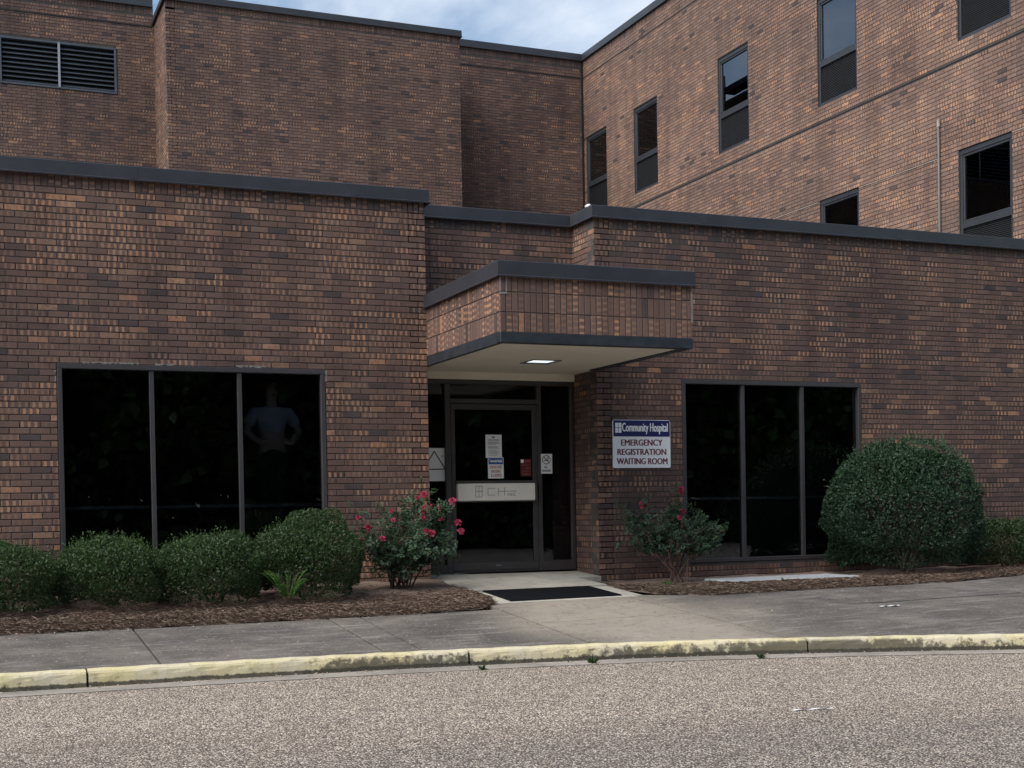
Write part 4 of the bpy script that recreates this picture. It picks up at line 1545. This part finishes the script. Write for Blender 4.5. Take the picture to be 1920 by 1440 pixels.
# ------------------------------------------------------------------ foliage
def leaf_mesh(name, C, D, Nn, size, tint, mat, parent, wid=0.5, fold=0.25, loc=None):
    """Folded leaf blades: centres C, long axes D, normals Nn, per-leaf length and tint."""
    n = len(C)
    D = D / (np.linalg.norm(D, axis=1, keepdims=True) + 1e-9)
    Sd = np.cross(D, Nn)
    Sd /= (np.linalg.norm(Sd, axis=1, keepdims=True) + 1e-9)
    Up = np.cross(Sd, D)
    s = size[:, None]
    V = np.stack([C - D * s * 0.5, C + Sd * s * wid * 0.5 + Up * s * fold * 0.3, C + D * s * 0.5 - Up * s * 0.08, C - Sd * s * wid * 0.5 + Up * s * fold * 0.3], 1)
    off = ORG.get(parent.name, np.zeros(3))
    V = V.reshape(-1, 3) - off
    F3 = (np.array([(0, 1, 2), (0, 2, 3)])[None] + (np.arange(n) * 4)[:, None, None]).reshape(-1, 3)
    me = bpy.data.meshes.new(name)
    me.vertices.add(len(V))
    me.vertices.foreach_set('co', V.ravel())
    me.loops.add(len(F3) * 3)
    me.loops.foreach_set('vertex_index', F3.ravel().astype(np.int32))
    me.polygons.add(len(F3))
    me.polygons.foreach_set('loop_start', (np.arange(len(F3)) * 3).astype(np.int32))
    me.update(calc_edges=True)
    at = me.attributes.new('tint', 'FLOAT_COLOR', 'FACE')
    T = np.repeat(np.stack([tint, tint, tint, np.ones(n)], 1), 2, 0)
    at.data.foreach_set('color', T.astype(np.float32).ravel())
    me.materials.append(MAT[mat])
    o = bpy.data.objects.new(name, me)
    link(o, parent)
    return o


def unit(n, r):
    v = r.standard_normal((n, 3))
    return v / np.linalg.norm(v, axis=1, keepdims=True)


def lumps(d, r, k=9, amp=0.10, sharp=6.0):
    """Uneven radius over directions: a few random bulges and hollows."""
    c = unit(k, r)
    a = r.uniform(-0.8, 1.0, k)
    v = np.exp(sharp * (d @ c.T - 1)) @ a
    return 1 + amp * v


def shrub(name, label, cx_, cy_, zb, rx, ry, h, n, leaf, mat, seed, sprigs=60, group=None, cat='shrub', flat=0.95, bumpy=0.22, light=0.5):
    r = np.random.default_rng(seed)
    o = thing(name, label, cat, (cx_, cy_, zb), group)
    d = unit(n, r)
    d[:, 2] = np.where(d[:, 2] < -0.85, -d[:, 2], d[:, 2])
    rad = lumps(d, np.random.default_rng(seed + 5), 26, bumpy, 14.0) * lumps(d, np.random.default_rng(seed + 6), 160, bumpy * 0.55, 90.0)
    depth = np.where(r.random(n) < 0.72, 1 - np.abs(r.normal(0, 0.055, n)), r.uniform(0.5, 0.95, n))
    zc = zb + h * 0.46
    sz = np.where(d[:, 2] > 0, h * 0.54, h * 0.46)
    # squarer, sheared outline
    dd = np.sign(d) * np.abs(d) ** flat
    hd = np.sqrt(d[:, 0] ** 2 + d[:, 1] ** 2) + 1e-6
    skirt = np.where(d[:, 2] < 0, (0.80 + 0.20 * hd) / hd, 1.0)
    skirt = np.where(d[:, 2] < 0, skirt * (1 + 0.10 * d[:, 2]), skirt)
    dd[:, 0] *= skirt
    dd[:, 1] *= skirt
    C = np.stack([cx_ + dd[:, 0] * rx * rad * depth, cy_ + dd[:, 1] * ry * rad * depth, zc + dd[:, 2] * sz * rad * depth], 1)
    ok = C[:, 2] > zb + 0.02
    C, d, depth = C[ok], d[ok], depth[ok]
    m_ = len(C)
    D = d * 0.7 + r.normal(0, 0.75, (m_, 3)) + np.array((0, 0, 0.45))
    Nn = d + r.normal(0, 0.5, (m_, 3))
    size = leaf * r.uniform(0.7, 1.3, m_)
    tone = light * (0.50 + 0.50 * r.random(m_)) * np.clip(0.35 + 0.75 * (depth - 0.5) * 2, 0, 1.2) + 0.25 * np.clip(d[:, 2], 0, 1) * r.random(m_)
    parts_C, parts_D, parts_N, parts_S, parts_T = [C], [D], [Nn], [size], [tone]
    # new shoots standing out of the sheared surface
    q = unit(sprigs, r)
    q[:, 2] = np.abs(q[:, 2]) * 0.9 + 0.1
    qd = np.sign(q) * np.abs(q) ** flat
    for i in range(sprigs):
        base = np.array((cx_ + qd[i, 0] * rx * 0.97, cy_ + qd[i, 1] * ry * 0.97, zc + qd[i, 2] * h * 0.52))
        up = q[i] * 0.5 + np.array((0, 0, 0.8)) + r.normal(0, 0.25, 3)
        up /= np.linalg.norm(up)
        ln = leaf * (1.0 + 3.6 * r.random() ** 2.2)
        kk = 7
        tt = np.linspace(0.1, 1, kk)
        parts_C.append(base + up * ln * tt[:, None] + r.normal(0, leaf * 0.2, (kk, 3)))
        parts_D.append(up + r.normal(0, 0.6, (kk, 3)))
        parts_N.append(unit(kk, r))
        parts_S.append(leaf * r.uniform(0.6, 1.0, kk))
        parts_T.append(np.clip(light + 0.20 + 0.25 * r.random(kk), 0, 1))
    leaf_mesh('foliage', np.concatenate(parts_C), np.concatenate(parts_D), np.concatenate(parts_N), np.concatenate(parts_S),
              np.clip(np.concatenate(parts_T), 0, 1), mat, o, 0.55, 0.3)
    mb = MB()
    for i in range(9):
        a = r.uniform(0, 2 * math.pi)
        e = np.array((cx_ + math.cos(a) * rx * 0.6, cy_ + math.sin(a) * ry * 0.6, zb + h * r.uniform(0.45, 0.75)))
        s0 = np.array((cx_ + r.normal(0, 0.05), cy_ + r.normal(0, 0.05), zb - 0.05))
        mid_ = (s0 + e) / 2 + r.normal(0, 0.05, 3)
        mb.tube([s0, mid_, e], [0.018, 0.012, 0.006], 5)
    mb.build('stems', 'bark', o)
    return o


def zbed(x, y):
    return (min(float(G(x, y)), 0.365) if x > 7 else float(G(x, y))) + 0.03


SH = 'clipped shrubs under the left window'
shrub('clipped_shrub', 'low clipped green shrub cut off by the left edge of the photo', 0.50, -0.98, zbed(.52, -.98), 0.52, 0.68, 0.60, 15000, 0.030, 'leaf_boxwood', 101, 520, SH)
shrub('clipped_shrub', 'rounded clipped green shrub under the left window, second from the left', 1.46, -0.98, zbed(1.46, -.98), 0.50, 0.70, 0.66, 15000, 0.030, 'leaf_boxwood', 102, 620, SH)
shrub('clipped_shrub', 'rounded clipped green shrub below the window, third from the left', 2.46, -0.98, zbed(2.46, -.98), 0.51, 0.68, 0.66, 15000, 0.030, 'leaf_boxwood', 103, 620, SH)
shrub('clipped_shrub', 'tallest of the clipped green shrubs, nearest the left rose bush', 3.48, -0.95, zbed(3.5, -.95), 0.56, 0.66, 0.78, 18000, 0.030, 'leaf_boxwood', 104, 720, SH, flat=0.95)
shrub('holly_shrub', 'big round dark green shrub at the right end of the right window', 11.30, -0.86, zbed(11.3, -.86), 0.97, 0.80, 1.74, 42000, 0.038, 'leaf_holly', 105, 800, None, flat=0.96, bumpy=0.24, light=0.55)
SR = 'low shrubs beyond the big shrub'
shrub('low_shrub', 'low loose green shrub just right of the big round shrub', 13.35, -0.55, zbed(13.3, -.55), 0.85, 0.50, 0.66, 11000, 0.034, 'leaf_boxwood', 106, 130, SR, bumpy=0.2, flat=0.95, light=0.42)
shrub('low_shrub', 'low green shrub at the right edge of the photo', 14.55, -0.50, zbed(14.5, -.5), 0.75, 0.50, 0.84, 11000, 0.034, 'leaf_boxwood', 107, 130, SR, bumpy=0.2, flat=0.95, light=0.40)


def rose(label, base, tips, n_leaf, flowers, seed, spread=0.16, zmin=0.25):
    r = np.random.default_rng(seed)
    o = thing('rose_bush', label, 'rose bush', base)
    base = np.array(base)
    mb = MB()
    C, D, Nn, Sz, T = [], [], [], [], []
    for tip in tips:
        tip = np.array(tip)
        s0 = base + np.array((r.normal(0, 0.06), r.normal(0, 0.05), -0.04))
        mid_ = s0 * 0.45 + tip * 0.55 + r.normal(0, 0.05, 3) + np.array((0, 0, 0.05))
        P = [s0, (s0 + mid_) / 2 + r.normal(0, 0.015, 3), mid_, (mid_ + tip) / 2 + r.normal(0, 0.02, 3), tip]
        mb.tube(P, [0.011, 0.009, 0.007, 0.005, 0.003], 5)
        for q in range(5):
            a = P[2] * (1 - q / 5) + tip * q / 5
            e = a + r.normal(0, spread * 0.9, 3) + np.array((0, 0, 0.04))
            mb.tube([a, (a + e) / 2 + r.normal(0, 0.01, 3), e], [0.004, 0.003, 0.002], 4)
            m_ = n_leaf // 6
            for jj in range(m_):
                c0 = a + (e - a) * r.random() + r.normal(0, spread * 0.42, 3)
                if c0[2] < base[2] + zmin * 0.5:
                    continue
                ax = unit(1, r)[0] * 0.8 + np.array((0, 0, 0.1))
                ax /= np.linalg.norm(ax)
                nn = np.array((0, -0.25, 0.9)) + r.normal(0, 0.45, 3)
                sd_ = np.cross(ax, nn)
                sd_ /= np.linalg.norm(sd_)
                sc_ = r.uniform(0.75, 1.25)
                tn = np.clip(r.normal(0.38, 0.22), 0, 1)
                for (al, si) in ((0.035, 0.0), (0.012, 0.022), (0.012, -0.022), (-0.014, 0.020), (-0.014, -0.020)):
                    C.append(c0 + ax * al * sc_ + sd_ * si * sc_)
                    D.append(ax * 0.7 + sd_ * np.sign(si) * 0.7 if si else ax)
                    Nn.append(nn)
                    Sz.append(0.042 * sc_)
                    T.append(tn)
    mb.build('stems', 'rose_stem', o)
    leaf_mesh('foliage', np.array(C), np.array(D), np.array(Nn), np.array(Sz), np.array(T), 'leaf_rose', o, 0.62, 0.2)
    for f in flowers:
        fc = np.array(f[:3])
        rad = f[3]
        k = 15
        rr = np.random.default_rng(int(abs(fc[0] * 1000 + fc[2] * 77)))
        out_ = np.array((rr.normal(0, 0.3), -0.8, 0.5 + rr.normal(0, 0.2)))
        out_ /= np.linalg.norm(out_)
        a1 = np.cross(out_, (1, 0, 0.2))
        a1 /= np.linalg.norm(a1)
        a2 = np.cross(out_, a1)
        C_, D_, N_, S_, T_ = [], [], [], [], []
        for q in range(k):
            lay_ = 0 if q < 6 else (1 if q < 11 else 2)
            th = q * 2.399 + rr.normal(0, 0.2)
            rd = (1.0, 0.62, 0.28)[lay_]
            dr = math.cos(th) * a1 + math.sin(th) * a2
            C_.append(fc + dr * rad * 0.55 * rd + out_ * rad * (0.0, 0.28, 0.45)[lay_])
            D_.append(dr + out_ * (0.15, 0.7, 1.3)[lay_])
            N_.append(out_ + rr.normal(0, 0.2, 3))
            S_.append(rad * (1.0, 0.85, 0.6)[lay_] * rr.uniform(0.9, 1.2))
            T_.append(np.clip(rr.normal(0.5, 0.3), 0, 1))
        leaf_mesh('flower', np.array(C_), np.array(D_), np.array(N_), np.array(S_), np.array(T_), 'petal', o, 0.95, 0.35)
    return o


def fpos(x, y, Y):
    p = onY(x, y, Y)
    return (float(p[0]), float(p[1]), float(p[2]))


rb = (4.58, -0.62, zbed(4.58, -.62))
tips = [fpos(x, y, Y) for x, y, Y in ((690, 1000, -.7), (715, 985, -.55), (745, 960, -.6), (770, 940, -.5), (795, 935, -.45), (815, 950, -.6), (838, 955, -.7), (850, 975, -.6),
                                     (855, 1000, -.75), (830, 1010, -.8), (800, 985, -.8), (760, 1000, -.85), (725, 1025, -.8), (700, 1030, -.75), (790, 1030, -.85), (820, 1040, -.7), (745, 1045, -.8))]
fl = [fpos(x, y, Y) + (s,) for x, y, Y, s in ((796, 929, -.58, .055), (783, 934, -.56, .03), (849, 940, -.74, .05), (805, 950, -.68, .05), (793, 956, -.70, .055), (824, 950, -.72, .036),
                                              (690, 990, -.80, .055), (672, 971, -.7, .036), (717, 1010, -.9, .04), (677, 1010, -.8, .036), (859, 980, -.82, .05), (864, 996, -.84, .045),
                                              (800, 997, -.98, .05), (809, 1000, -.98, .05), (794, 971, -.9, .034), (826, 973, -.85, .034), (735, 958, -.72, .03), (737, 975, -.78, .03))]
rose('rose bush with many pink red blooms at left of the entrance', rb, [(p[0] - 0.06, p[1], p[2]) for p in tips], 115, fl, 201, 0.145)
rb = (8.03, -0.75, zbed(8.03, -.75))
tips = [fpos(x, y, Y) for x, y, Y in ((1165, 955, -.5), (1185, 965, -.55), (1205, 975, -.6), (1200, 990, -.7), (1235, 985, -.7), (1265, 960, -.5), (1272, 925, -.5), (1280, 975, -.7), (1300, 965, -.6),
                                     (1325, 970, -.6), (1340, 995, -.65), (1350, 1000, -.7), (1325, 1015, -.75), (1290, 1010, -.85), (1260, 1010, -.85))]
fl = [fpos(x, y, Y) + (s,) for x, y, Y, s in ((1276, 919, -.58, .062), (1206, 947, -.62, .058), (1281, 959, -.68, .045), (1274, 971, -.75, .036), (1354, 994, -.78, .03))]
rose('sparse leaning rose bush with a few red blooms right of the entrance', rb, tips, 100, fl, 202, 0.13, 0.7)

# bright frond plant between shrubs and small weeds
fr_ = thing('fern_plant', 'bright green ferny seedling in front of the tallest clipped shrub', 'plant', (3.12, -1.55, zbed(3.12, -1.55)))
r = np.random.default_rng(9)
C, D, Nn, Sz, T = [], [], [], [], []
mb = MB()
for k in range(16):
    a = r.uniform(0, 2 * math.pi)
    ln = r.uniform(0.16, 0.36)
    tip = np.array((3.12 + math.cos(a) * ln, -1.58 + math.sin(a) * ln * 0.6, zbed(3.1, -1.55) + r.uniform(0.10, 0.40)))
    s0 = np.array((3.12, -1.55, zbed(3.12, -1.55) - 0.02))
    mid_ = (s0 + tip) / 2 + np.array((0, 0, 0.15))
    mb.tube([s0, mid_, tip], [0.004, 0.003, 0.002], 4)
    for q in range(16):
        tt = 0.25 + 0.75 * q / 15
        p = (1 - tt) ** 2 * s0 + 2 * tt * (1 - tt) * mid_ + tt ** 2 * tip
        ax = tip - s0
        ax /= np.linalg.norm(ax)
        sd_ = np.cross(ax, (0, 0, 1))
        for sgn in (-1, 1):
            C.append(p + sd_ * sgn * 0.026)
            D.append(sd_ * sgn + ax * 0.6 + np.array((0, 0, -0.15)))
            Nn.append((r.normal(0, .2), r.normal(0, .2), 1))
            Sz.append(0.055 * r.uniform(.6, 1.1) * (1.15 - tt * 0.6))
            T.append(r.random())
mb.build('stems', 'rose_stem', fr_)
leaf_mesh('foliage', np.array(C), np.array(D), np.array(Nn, float), np.array(Sz), np.array(T), 'leaf_bright', fr_, 0.35, 0.2)


def weed(x, y, z, s, label, n=26, seed=1, mat='leaf_boxwood'):
    o = thing('weed', label, 'weed', (x, y, z))
    r = np.random.default_rng(seed)
    a = r.uniform(0, 2 * math.pi, n)
    d = np.stack([np.cos(a) * 0.7, np.sin(a) * 0.7, r.uniform(0.3, 1.2, n)], 1)
    d /= np.linalg.norm(d, axis=1, keepdims=True)
    sz_ = s * r.uniform(0.5, 1.1, n)
    leaf_mesh('blades', np.array((x, y, z)) + d * sz_[:, None] * 0.45, d, unit(n, r), sz_, r.random(n), mat, o, 0.22, 0.2)


weed(7.55, -1.35, zbed(7.55, -1.35), 0.10, 'small bright green weed in the straw by the right rose bush', 34, 3, 'leaf_bright')
weed(4.95, -4.69, 0.0, 0.09, 'grass tuft in the gutter edge before the entrance', 40, 4)
weed(4.0, -4.57, 0.0, 0.06, 'tiny grass tuft at the gutter near the kerb joint', 26, 5)
weed(6.35, -5.07, 0.0, 0.07, 'small grass tuft at the gutter edge right of the entrance', 30, 6)
weed(8.95, -1.62, zbed(8.95, -1.62), 0.09, 'little weed at the front edge of the grey slab', 24, 7)

# ------------------------------------------------------------------ mulch beds
def bed(name, x0, x1, front, back, seed, zmax=9.0):
    V, Fc = [], []
    nx, ny = int((x1 - x0) * 12), 26
    for i in range(nx + 1):
        x = x0 + (x1 - x0) * i / nx
        for k in range(ny + 1):
            f_ = front(x)
            f_ += 0.025 * math.sin(x * 7.3) + 0.018 * math.sin(x * 17.1 + 1)
            y = f_ + (back - f_) * k / ny
            h = 0.035 * min(1, k / 3) + 0.016 * math.sin(x * 9 + y * 5) * math.sin(y * 11 + x * 3) * min(1, k / 2) - 0.01 * (k == 0)
            V.append((x, y, min(float(G(x, y)), zmax) + h + 0.004))
    for i in range(nx):
        for k in range(ny):
            p = i * (ny + 1) + k
            Fc.append((p, p + ny + 1, p + ny + 2, p + 1))
    return tag(obj(name, V, Fc, 'bed_soil', smooth_=True), kind='structure')


def left_front(x):
    return -2.14 if x < 4.6 else -2.14 + 0.35 * ((x - 4.6) / 0.66) ** 2


def right_front(x):
    return float(np.interp(x, [7.04, 7.10, 7.22, 7.75, 8.3, 9.5, 10.2, 11.2, 12.5, 16], [-0.72, -1.30, -1.74, -2.05, -2.04, -2.04, -2.1, -1.98, -1.60, -0.8]))


bed('planting_bed', -7.0, 5.25, left_front, 0.0, 1)
bed('planting_bed', 7.05, 15.2, right_front, 0.07, 2, 0.365)


def straw(label, n, x0, x1, front, depth, seed, zmax=9.0):
    r = np.random.default_rng(seed)
    x = r.uniform(x0, x1, n)
    f_ = np.array([front(v) for v in x])
    y = f_ + np.abs(r.normal(0, depth, n)) - 0.045 * r.random(n)
    y = np.minimum(y, -0.02)
    z = np.minimum(G(x, y), zmax) + 0.012 + 0.035 * np.clip((y - f_) / 0.15, 0, 1) + r.uniform(0, 0.018, n)
    a = r.uniform(0, 2 * math.pi, n)
    D = np.stack([np.cos(a), np.sin(a), r.normal(0, 0.16, n)], 1)
    Nn = np.stack([r.normal(0, .4, n), r.normal(0, .4, n), np.ones(n)], 1)
    o = thing('pine_straw', label, 'pine straw', ((x0 + x1) / 2, float(f_.mean()), 0.3))
    o['kind'] = 'stuff'
    lm = leaf_mesh('needles', np.stack([x, y, z], 1), D, Nn, r.uniform(0.05, 0.16, n), np.clip(r.beta(1.6, 2.2, n), 0, 1), 'straw', o, 0.035, 0.05)
    lm['kind'] = 'stuff'
    return o


straw('brown pine straw covering the bed under the left window', 26000, -1.2, 5.24, left_front, 0.45, 301)
straw('brown pine straw covering the bed right of the entrance', 22000, 7.07, 14.5, right_front, 0.35, 302, 0.365)

def debris(label, n, fx, seed, smin=0.008, smax=0.03):
    r = np.random.default_rng(seed)
    P = np.array([fx(r) for _ in range(n)])
    o = thing('leaf_litter', label, 'leaf litter', tuple(P.mean(0)))
    o['kind'] = 'stuff'
    lm = leaf_mesh('flecks', P, np.stack([r.normal(0, 1, n), r.normal(0, 1, n), r.normal(0, .1, n)], 1), np.stack([r.normal(0, .2, n), r.normal(0, .2, n), np.ones(n)], 1),
                   r.uniform(smin, smax, n), np.clip(r.beta(1.2, 1.5, n), 0, 1), 'straw', o, 0.5, 0.2)
    lm['kind'] = 'stuff'


def _gutter(r):
    x = r.uniform(-1, 10)
    y = Yc(x) - abs(r.normal(0.02, 0.09)) - 0.01
    return (x, y, 0.012)


def _walk(r):
    x = r.uniform(-0.5, 10)
    y = r.uniform(Yc(x) + 0.2, -2.1)
    y = y if r.random() < 0.5 else -2.12 - abs(r.normal(0, 0.18))
    return (x, y, float(G(x, y)) + 0.006)


debris('brown leaf grit gathered in the gutter along the kerb', 900, _gutter, 501)
debris('small straw flecks scattered over the sidewalk', 700, _walk, 502)

# ------------------------------------------------------------------ person behind the left window
def skin_body(name, nodes, edges, mat, parent, sub=1):
    me = bpy.data.meshes.new(name)
    me.from_pydata([n_[0] for n_ in nodes], edges, [])
    o = bpy.data.objects.new(name, me)
    COL.objects.link(o)
    sk = o.modifiers.new('skin', 'SKIN')
    for i, n_ in enumerate(nodes):
        me.skin_vertices[0].data[i].radius = n_[1] if isinstance(n_[1], tuple) else (n_[1], n_[1])
        me.skin_vertices[0].data[i].use_root = (i == 0)
    ss = o.modifiers.new('sub', 'SUBSURF')
    ss.levels = ss.render_levels = sub
    bpy.context.view_layer.update()
    m2 = bpy.data.meshes.new_from_object(o.evaluated_get(bpy.context.evaluated_depsgraph_get()))
    bpy.data.objects.remove(o)
    m2.name = name
    m2.materials.clear()
    m2.materials.append(MAT[mat])
    m2.shade_smooth()
    ob = bpy.data.objects.new(name, m2)
    ob.parent = parent
    COL.objects.link(ob)
    return ob


px_, py_ = 3.46, 0.52
FLZ = 0.93
pr = thing('person', 'person in a light blue shirt dimly seen behind the left window', 'person', (px_, py_, FLZ))
sc_ = 1.03
nodes = [((0, 0, 0.98 * sc_), (0.15, 0.11)), ((0, 0, 1.22 * sc_), (0.15, 0.11)), ((0, 0, 1.46 * sc_), (0.16, 0.11)), ((0, -0.01, 1.58 * sc_), 0.055), ((0, -0.02, 1.66 * sc_), (0.070, 0.085)),
         ((0, -0.03, 1.76 * sc_), (0.078, 0.10)), ((0, -0.02, 1.85 * sc_), (0.06, 0.075)),
         ((-0.10, 0, 0.92 * sc_), 0.09), ((-0.11, -0.01, 0.50 * sc_), 0.06), ((-0.12, 0.02, 0.08 * sc_), 0.042), ((-0.13, -0.14, 0.04), 0.036),
         ((0.10, 0, 0.92 * sc_), 0.09), ((0.11, -0.01, 0.50 * sc_), 0.06), ((0.12, 0.02, 0.08 * sc_), 0.042), ((0.13, -0.14, 0.04), 0.036),
         ((-0.20, 0, 1.48 * sc_), 0.062), ((-0.31, -0.06, 1.27 * sc_), 0.044), ((-0.17, -0.22, 1.14 * sc_), 0.034), ((-0.08, -0.25, 1.16 * sc_), (0.034, 0.018)),
         ((0.20, 0, 1.48 * sc_), 0.062), ((0.31, -0.06, 1.27 * sc_), 0.044), ((0.17, -0.22, 1.14 * sc_), 0.034), ((0.08, -0.25, 1.16 * sc_), (0.034, 0.018))]
edges = [(0, 1), (1, 2), (2, 3), (3, 4), (4, 5), (5, 6), (0, 7), (7, 8), (8, 9), (9, 10), (0, 11), (11, 12), (12, 13), (13, 14),
         (2, 15), (15, 16), (16, 17), (17, 18), (2, 19), (19, 20), (20, 21), (21, 22)]
body = skin_body('body', nodes, edges, 'skin', pr, 2)
nodes = [((0, -0.005, 1.20 * sc_), (0.165, 0.125)), ((0, -0.005, 1.34 * sc_), (0.172, 0.128)), ((0, 0, 1.48 * sc_), (0.17, 0.12)), ((0, 0, 1.54 * sc_), (0.085, 0.085)),
         ((-0.20, 0, 1.485 * sc_), 0.078), ((-0.285, -0.05, 1.33 * sc_), 0.075), ((0.20, 0, 1.485 * sc_), 0.078), ((0.285, -0.05, 1.33 * sc_), 0.075)]
skin_body('shirt', nodes, [(0, 1), (1, 2), (2, 3), (2, 4), (4, 5), (2, 6), (6, 7)], 'shirt_blue', pr, 2)
nodes = [((0, 0, 1.16 * sc_), (0.17, 0.13)), ((0, 0, 0.95 * sc_), (0.17, 0.125)), ((-0.10, 0, 0.86 * sc_), 0.10), ((-0.11, -0.01, 0.50 * sc_), 0.075), ((-0.12, 0.01, 0.09 * sc_), 0.065),
         ((0.10, 0, 0.86 * sc_), 0.10), ((0.11, -0.01, 0.50 * sc_), 0.075), ((0.12, 0.01, 0.09 * sc_), 0.065)]
skin_body('trousers', nodes, [(0, 1), (1, 2), (2, 3), (3, 4), (1, 5), (5, 6), (6, 7)], 'dark_cloth', pr, 2)
nodes = [((0, 0.02, 1.83 * sc_), (0.085, 0.09)), ((0, -0.01, 1.88 * sc_), (0.07, 0.085)), ((0, 0.06, 1.76 * sc_), (0.07, 0.05))]
skin_body('hair', nodes, [(0, 1), (0, 2)], 'hair_brown', pr, 2)
box('standing_step', 'dark_cloth', HB, px_ - 0.4, px_ + 0.4, py_ - 0.25, py_ + 0.35, 0.565, FLZ + 0.002)
# eyes, nose and mouth
mb = MB()
for sx_ in (-1, 1):
    mb.box(px_ + sx_ * 0.032 - 0.012, px_ + sx_ * 0.032 + 0.012, py_ - 0.135, py_ - 0.118, FLZ + 1.755 * sc_, FLZ + 1.764 * sc_, 0.003)
mb.box(px_ - 0.024, px_ + 0.024, py_ - 0.118, py_ - 0.10, FLZ + 1.672 * sc_, FLZ + 1.680 * sc_, 0.003)
mb.build('face_marks', 'hair_brown', pr)

# ------------------------------------------------------------------ trees across the street (mirrored in the dark glass)
wd = thing('woodland', 'dark mass of roadside trees mirrored in the black entrance glass', 'trees', (8, -27, -0.06))
wd['kind'] = 'stuff'
mb = MB()
WC, WDr, WS, WT = [], [], [], []
for k, x in enumerate((-14, -8.5, -3, 2, 7, 12, 17, 22, 27, 32, 38, -11, -5, 0, 5, 10, 15, 20, 25, 30, 36)):
    r = np.random.default_rng(400 + k)
    h, cr_ = 13.5 + 1.8 * math.sin(k * 2.3), 4.2
    loc = np.array((x, -28.0 - 1.5 * (k % 2) - 6.0 * (k > 10), -0.06))
    mb.tube([loc - (0, 0, 0.1), loc + (0.05, 0.1, h * 0.3), loc + (-0.1, 0, h * 0.6), loc + (0, 0, h * 0.85)], [0.28, 0.22, 0.14, 0.05], 8)
    for q in range(9):
        a = r.uniform(0, 2 * math.pi)
        s0 = loc + np.array((0, 0, h * r.uniform(0.2, 0.6)))
        e = s0 + np.array((math.cos(a) * cr_ * 0.7, math.sin(a) * cr_ * 0.7, h * 0.16))
        mb.tube([s0, (s0 + e) / 2 + (0, 0, 0.3), e], [0.10, 0.06, 0.02], 5)
    n, cl = 10000, 80
    cc = loc + np.array((0, 0, h * 0.48)) + unit(cl, r) * np.array((cr_ * 0.78, cr_ * 0.78, h * 0.46)) * (r.random((cl, 1)) ** 0.4)
    d = unit(n, r)
    C = cc[r.integers(0, cl, n)] + d * r.uniform(0.5, 1.0, (n, 1)) * np.array((cr_ * 0.33, cr_ * 0.33, h * 0.10))
    low = C[:, 2] < h * 0.16
    C[low, 2] = r.uniform(0.1, h * 0.25, low.sum())
    WC.append(C)
    WDr.append(d + r.normal(0, .6, (n, 3)))
    WS.append(r.uniform(0.30, 0.62, n))
    WT.append(np.clip(r.normal(.45, .25, n), 0, 1))
nu = 26000
WC.append(np.stack([rng.uniform(-18, 42, nu), rng.uniform(-27.5, -25.6, nu), rng.uniform(0.0, 1.0, nu) ** 1.2 * 3.4], 1))
WDr.append(unit(nu, rng))
WS.append(rng.uniform(0.2, 0.42, nu))
WT.append(rng.random(nu) * 0.6)
mb.build('trunks', 'bark', wd)['kind'] = 'stuff'
WC = np.concatenate(WC)
leaf_mesh('crowns', WC, np.concatenate(WDr), unit(len(WC), rng), np.concatenate(WS), np.concatenate(WT), 'leaf_tree', wd, 0.8, 0.2)['kind'] = 'stuff'
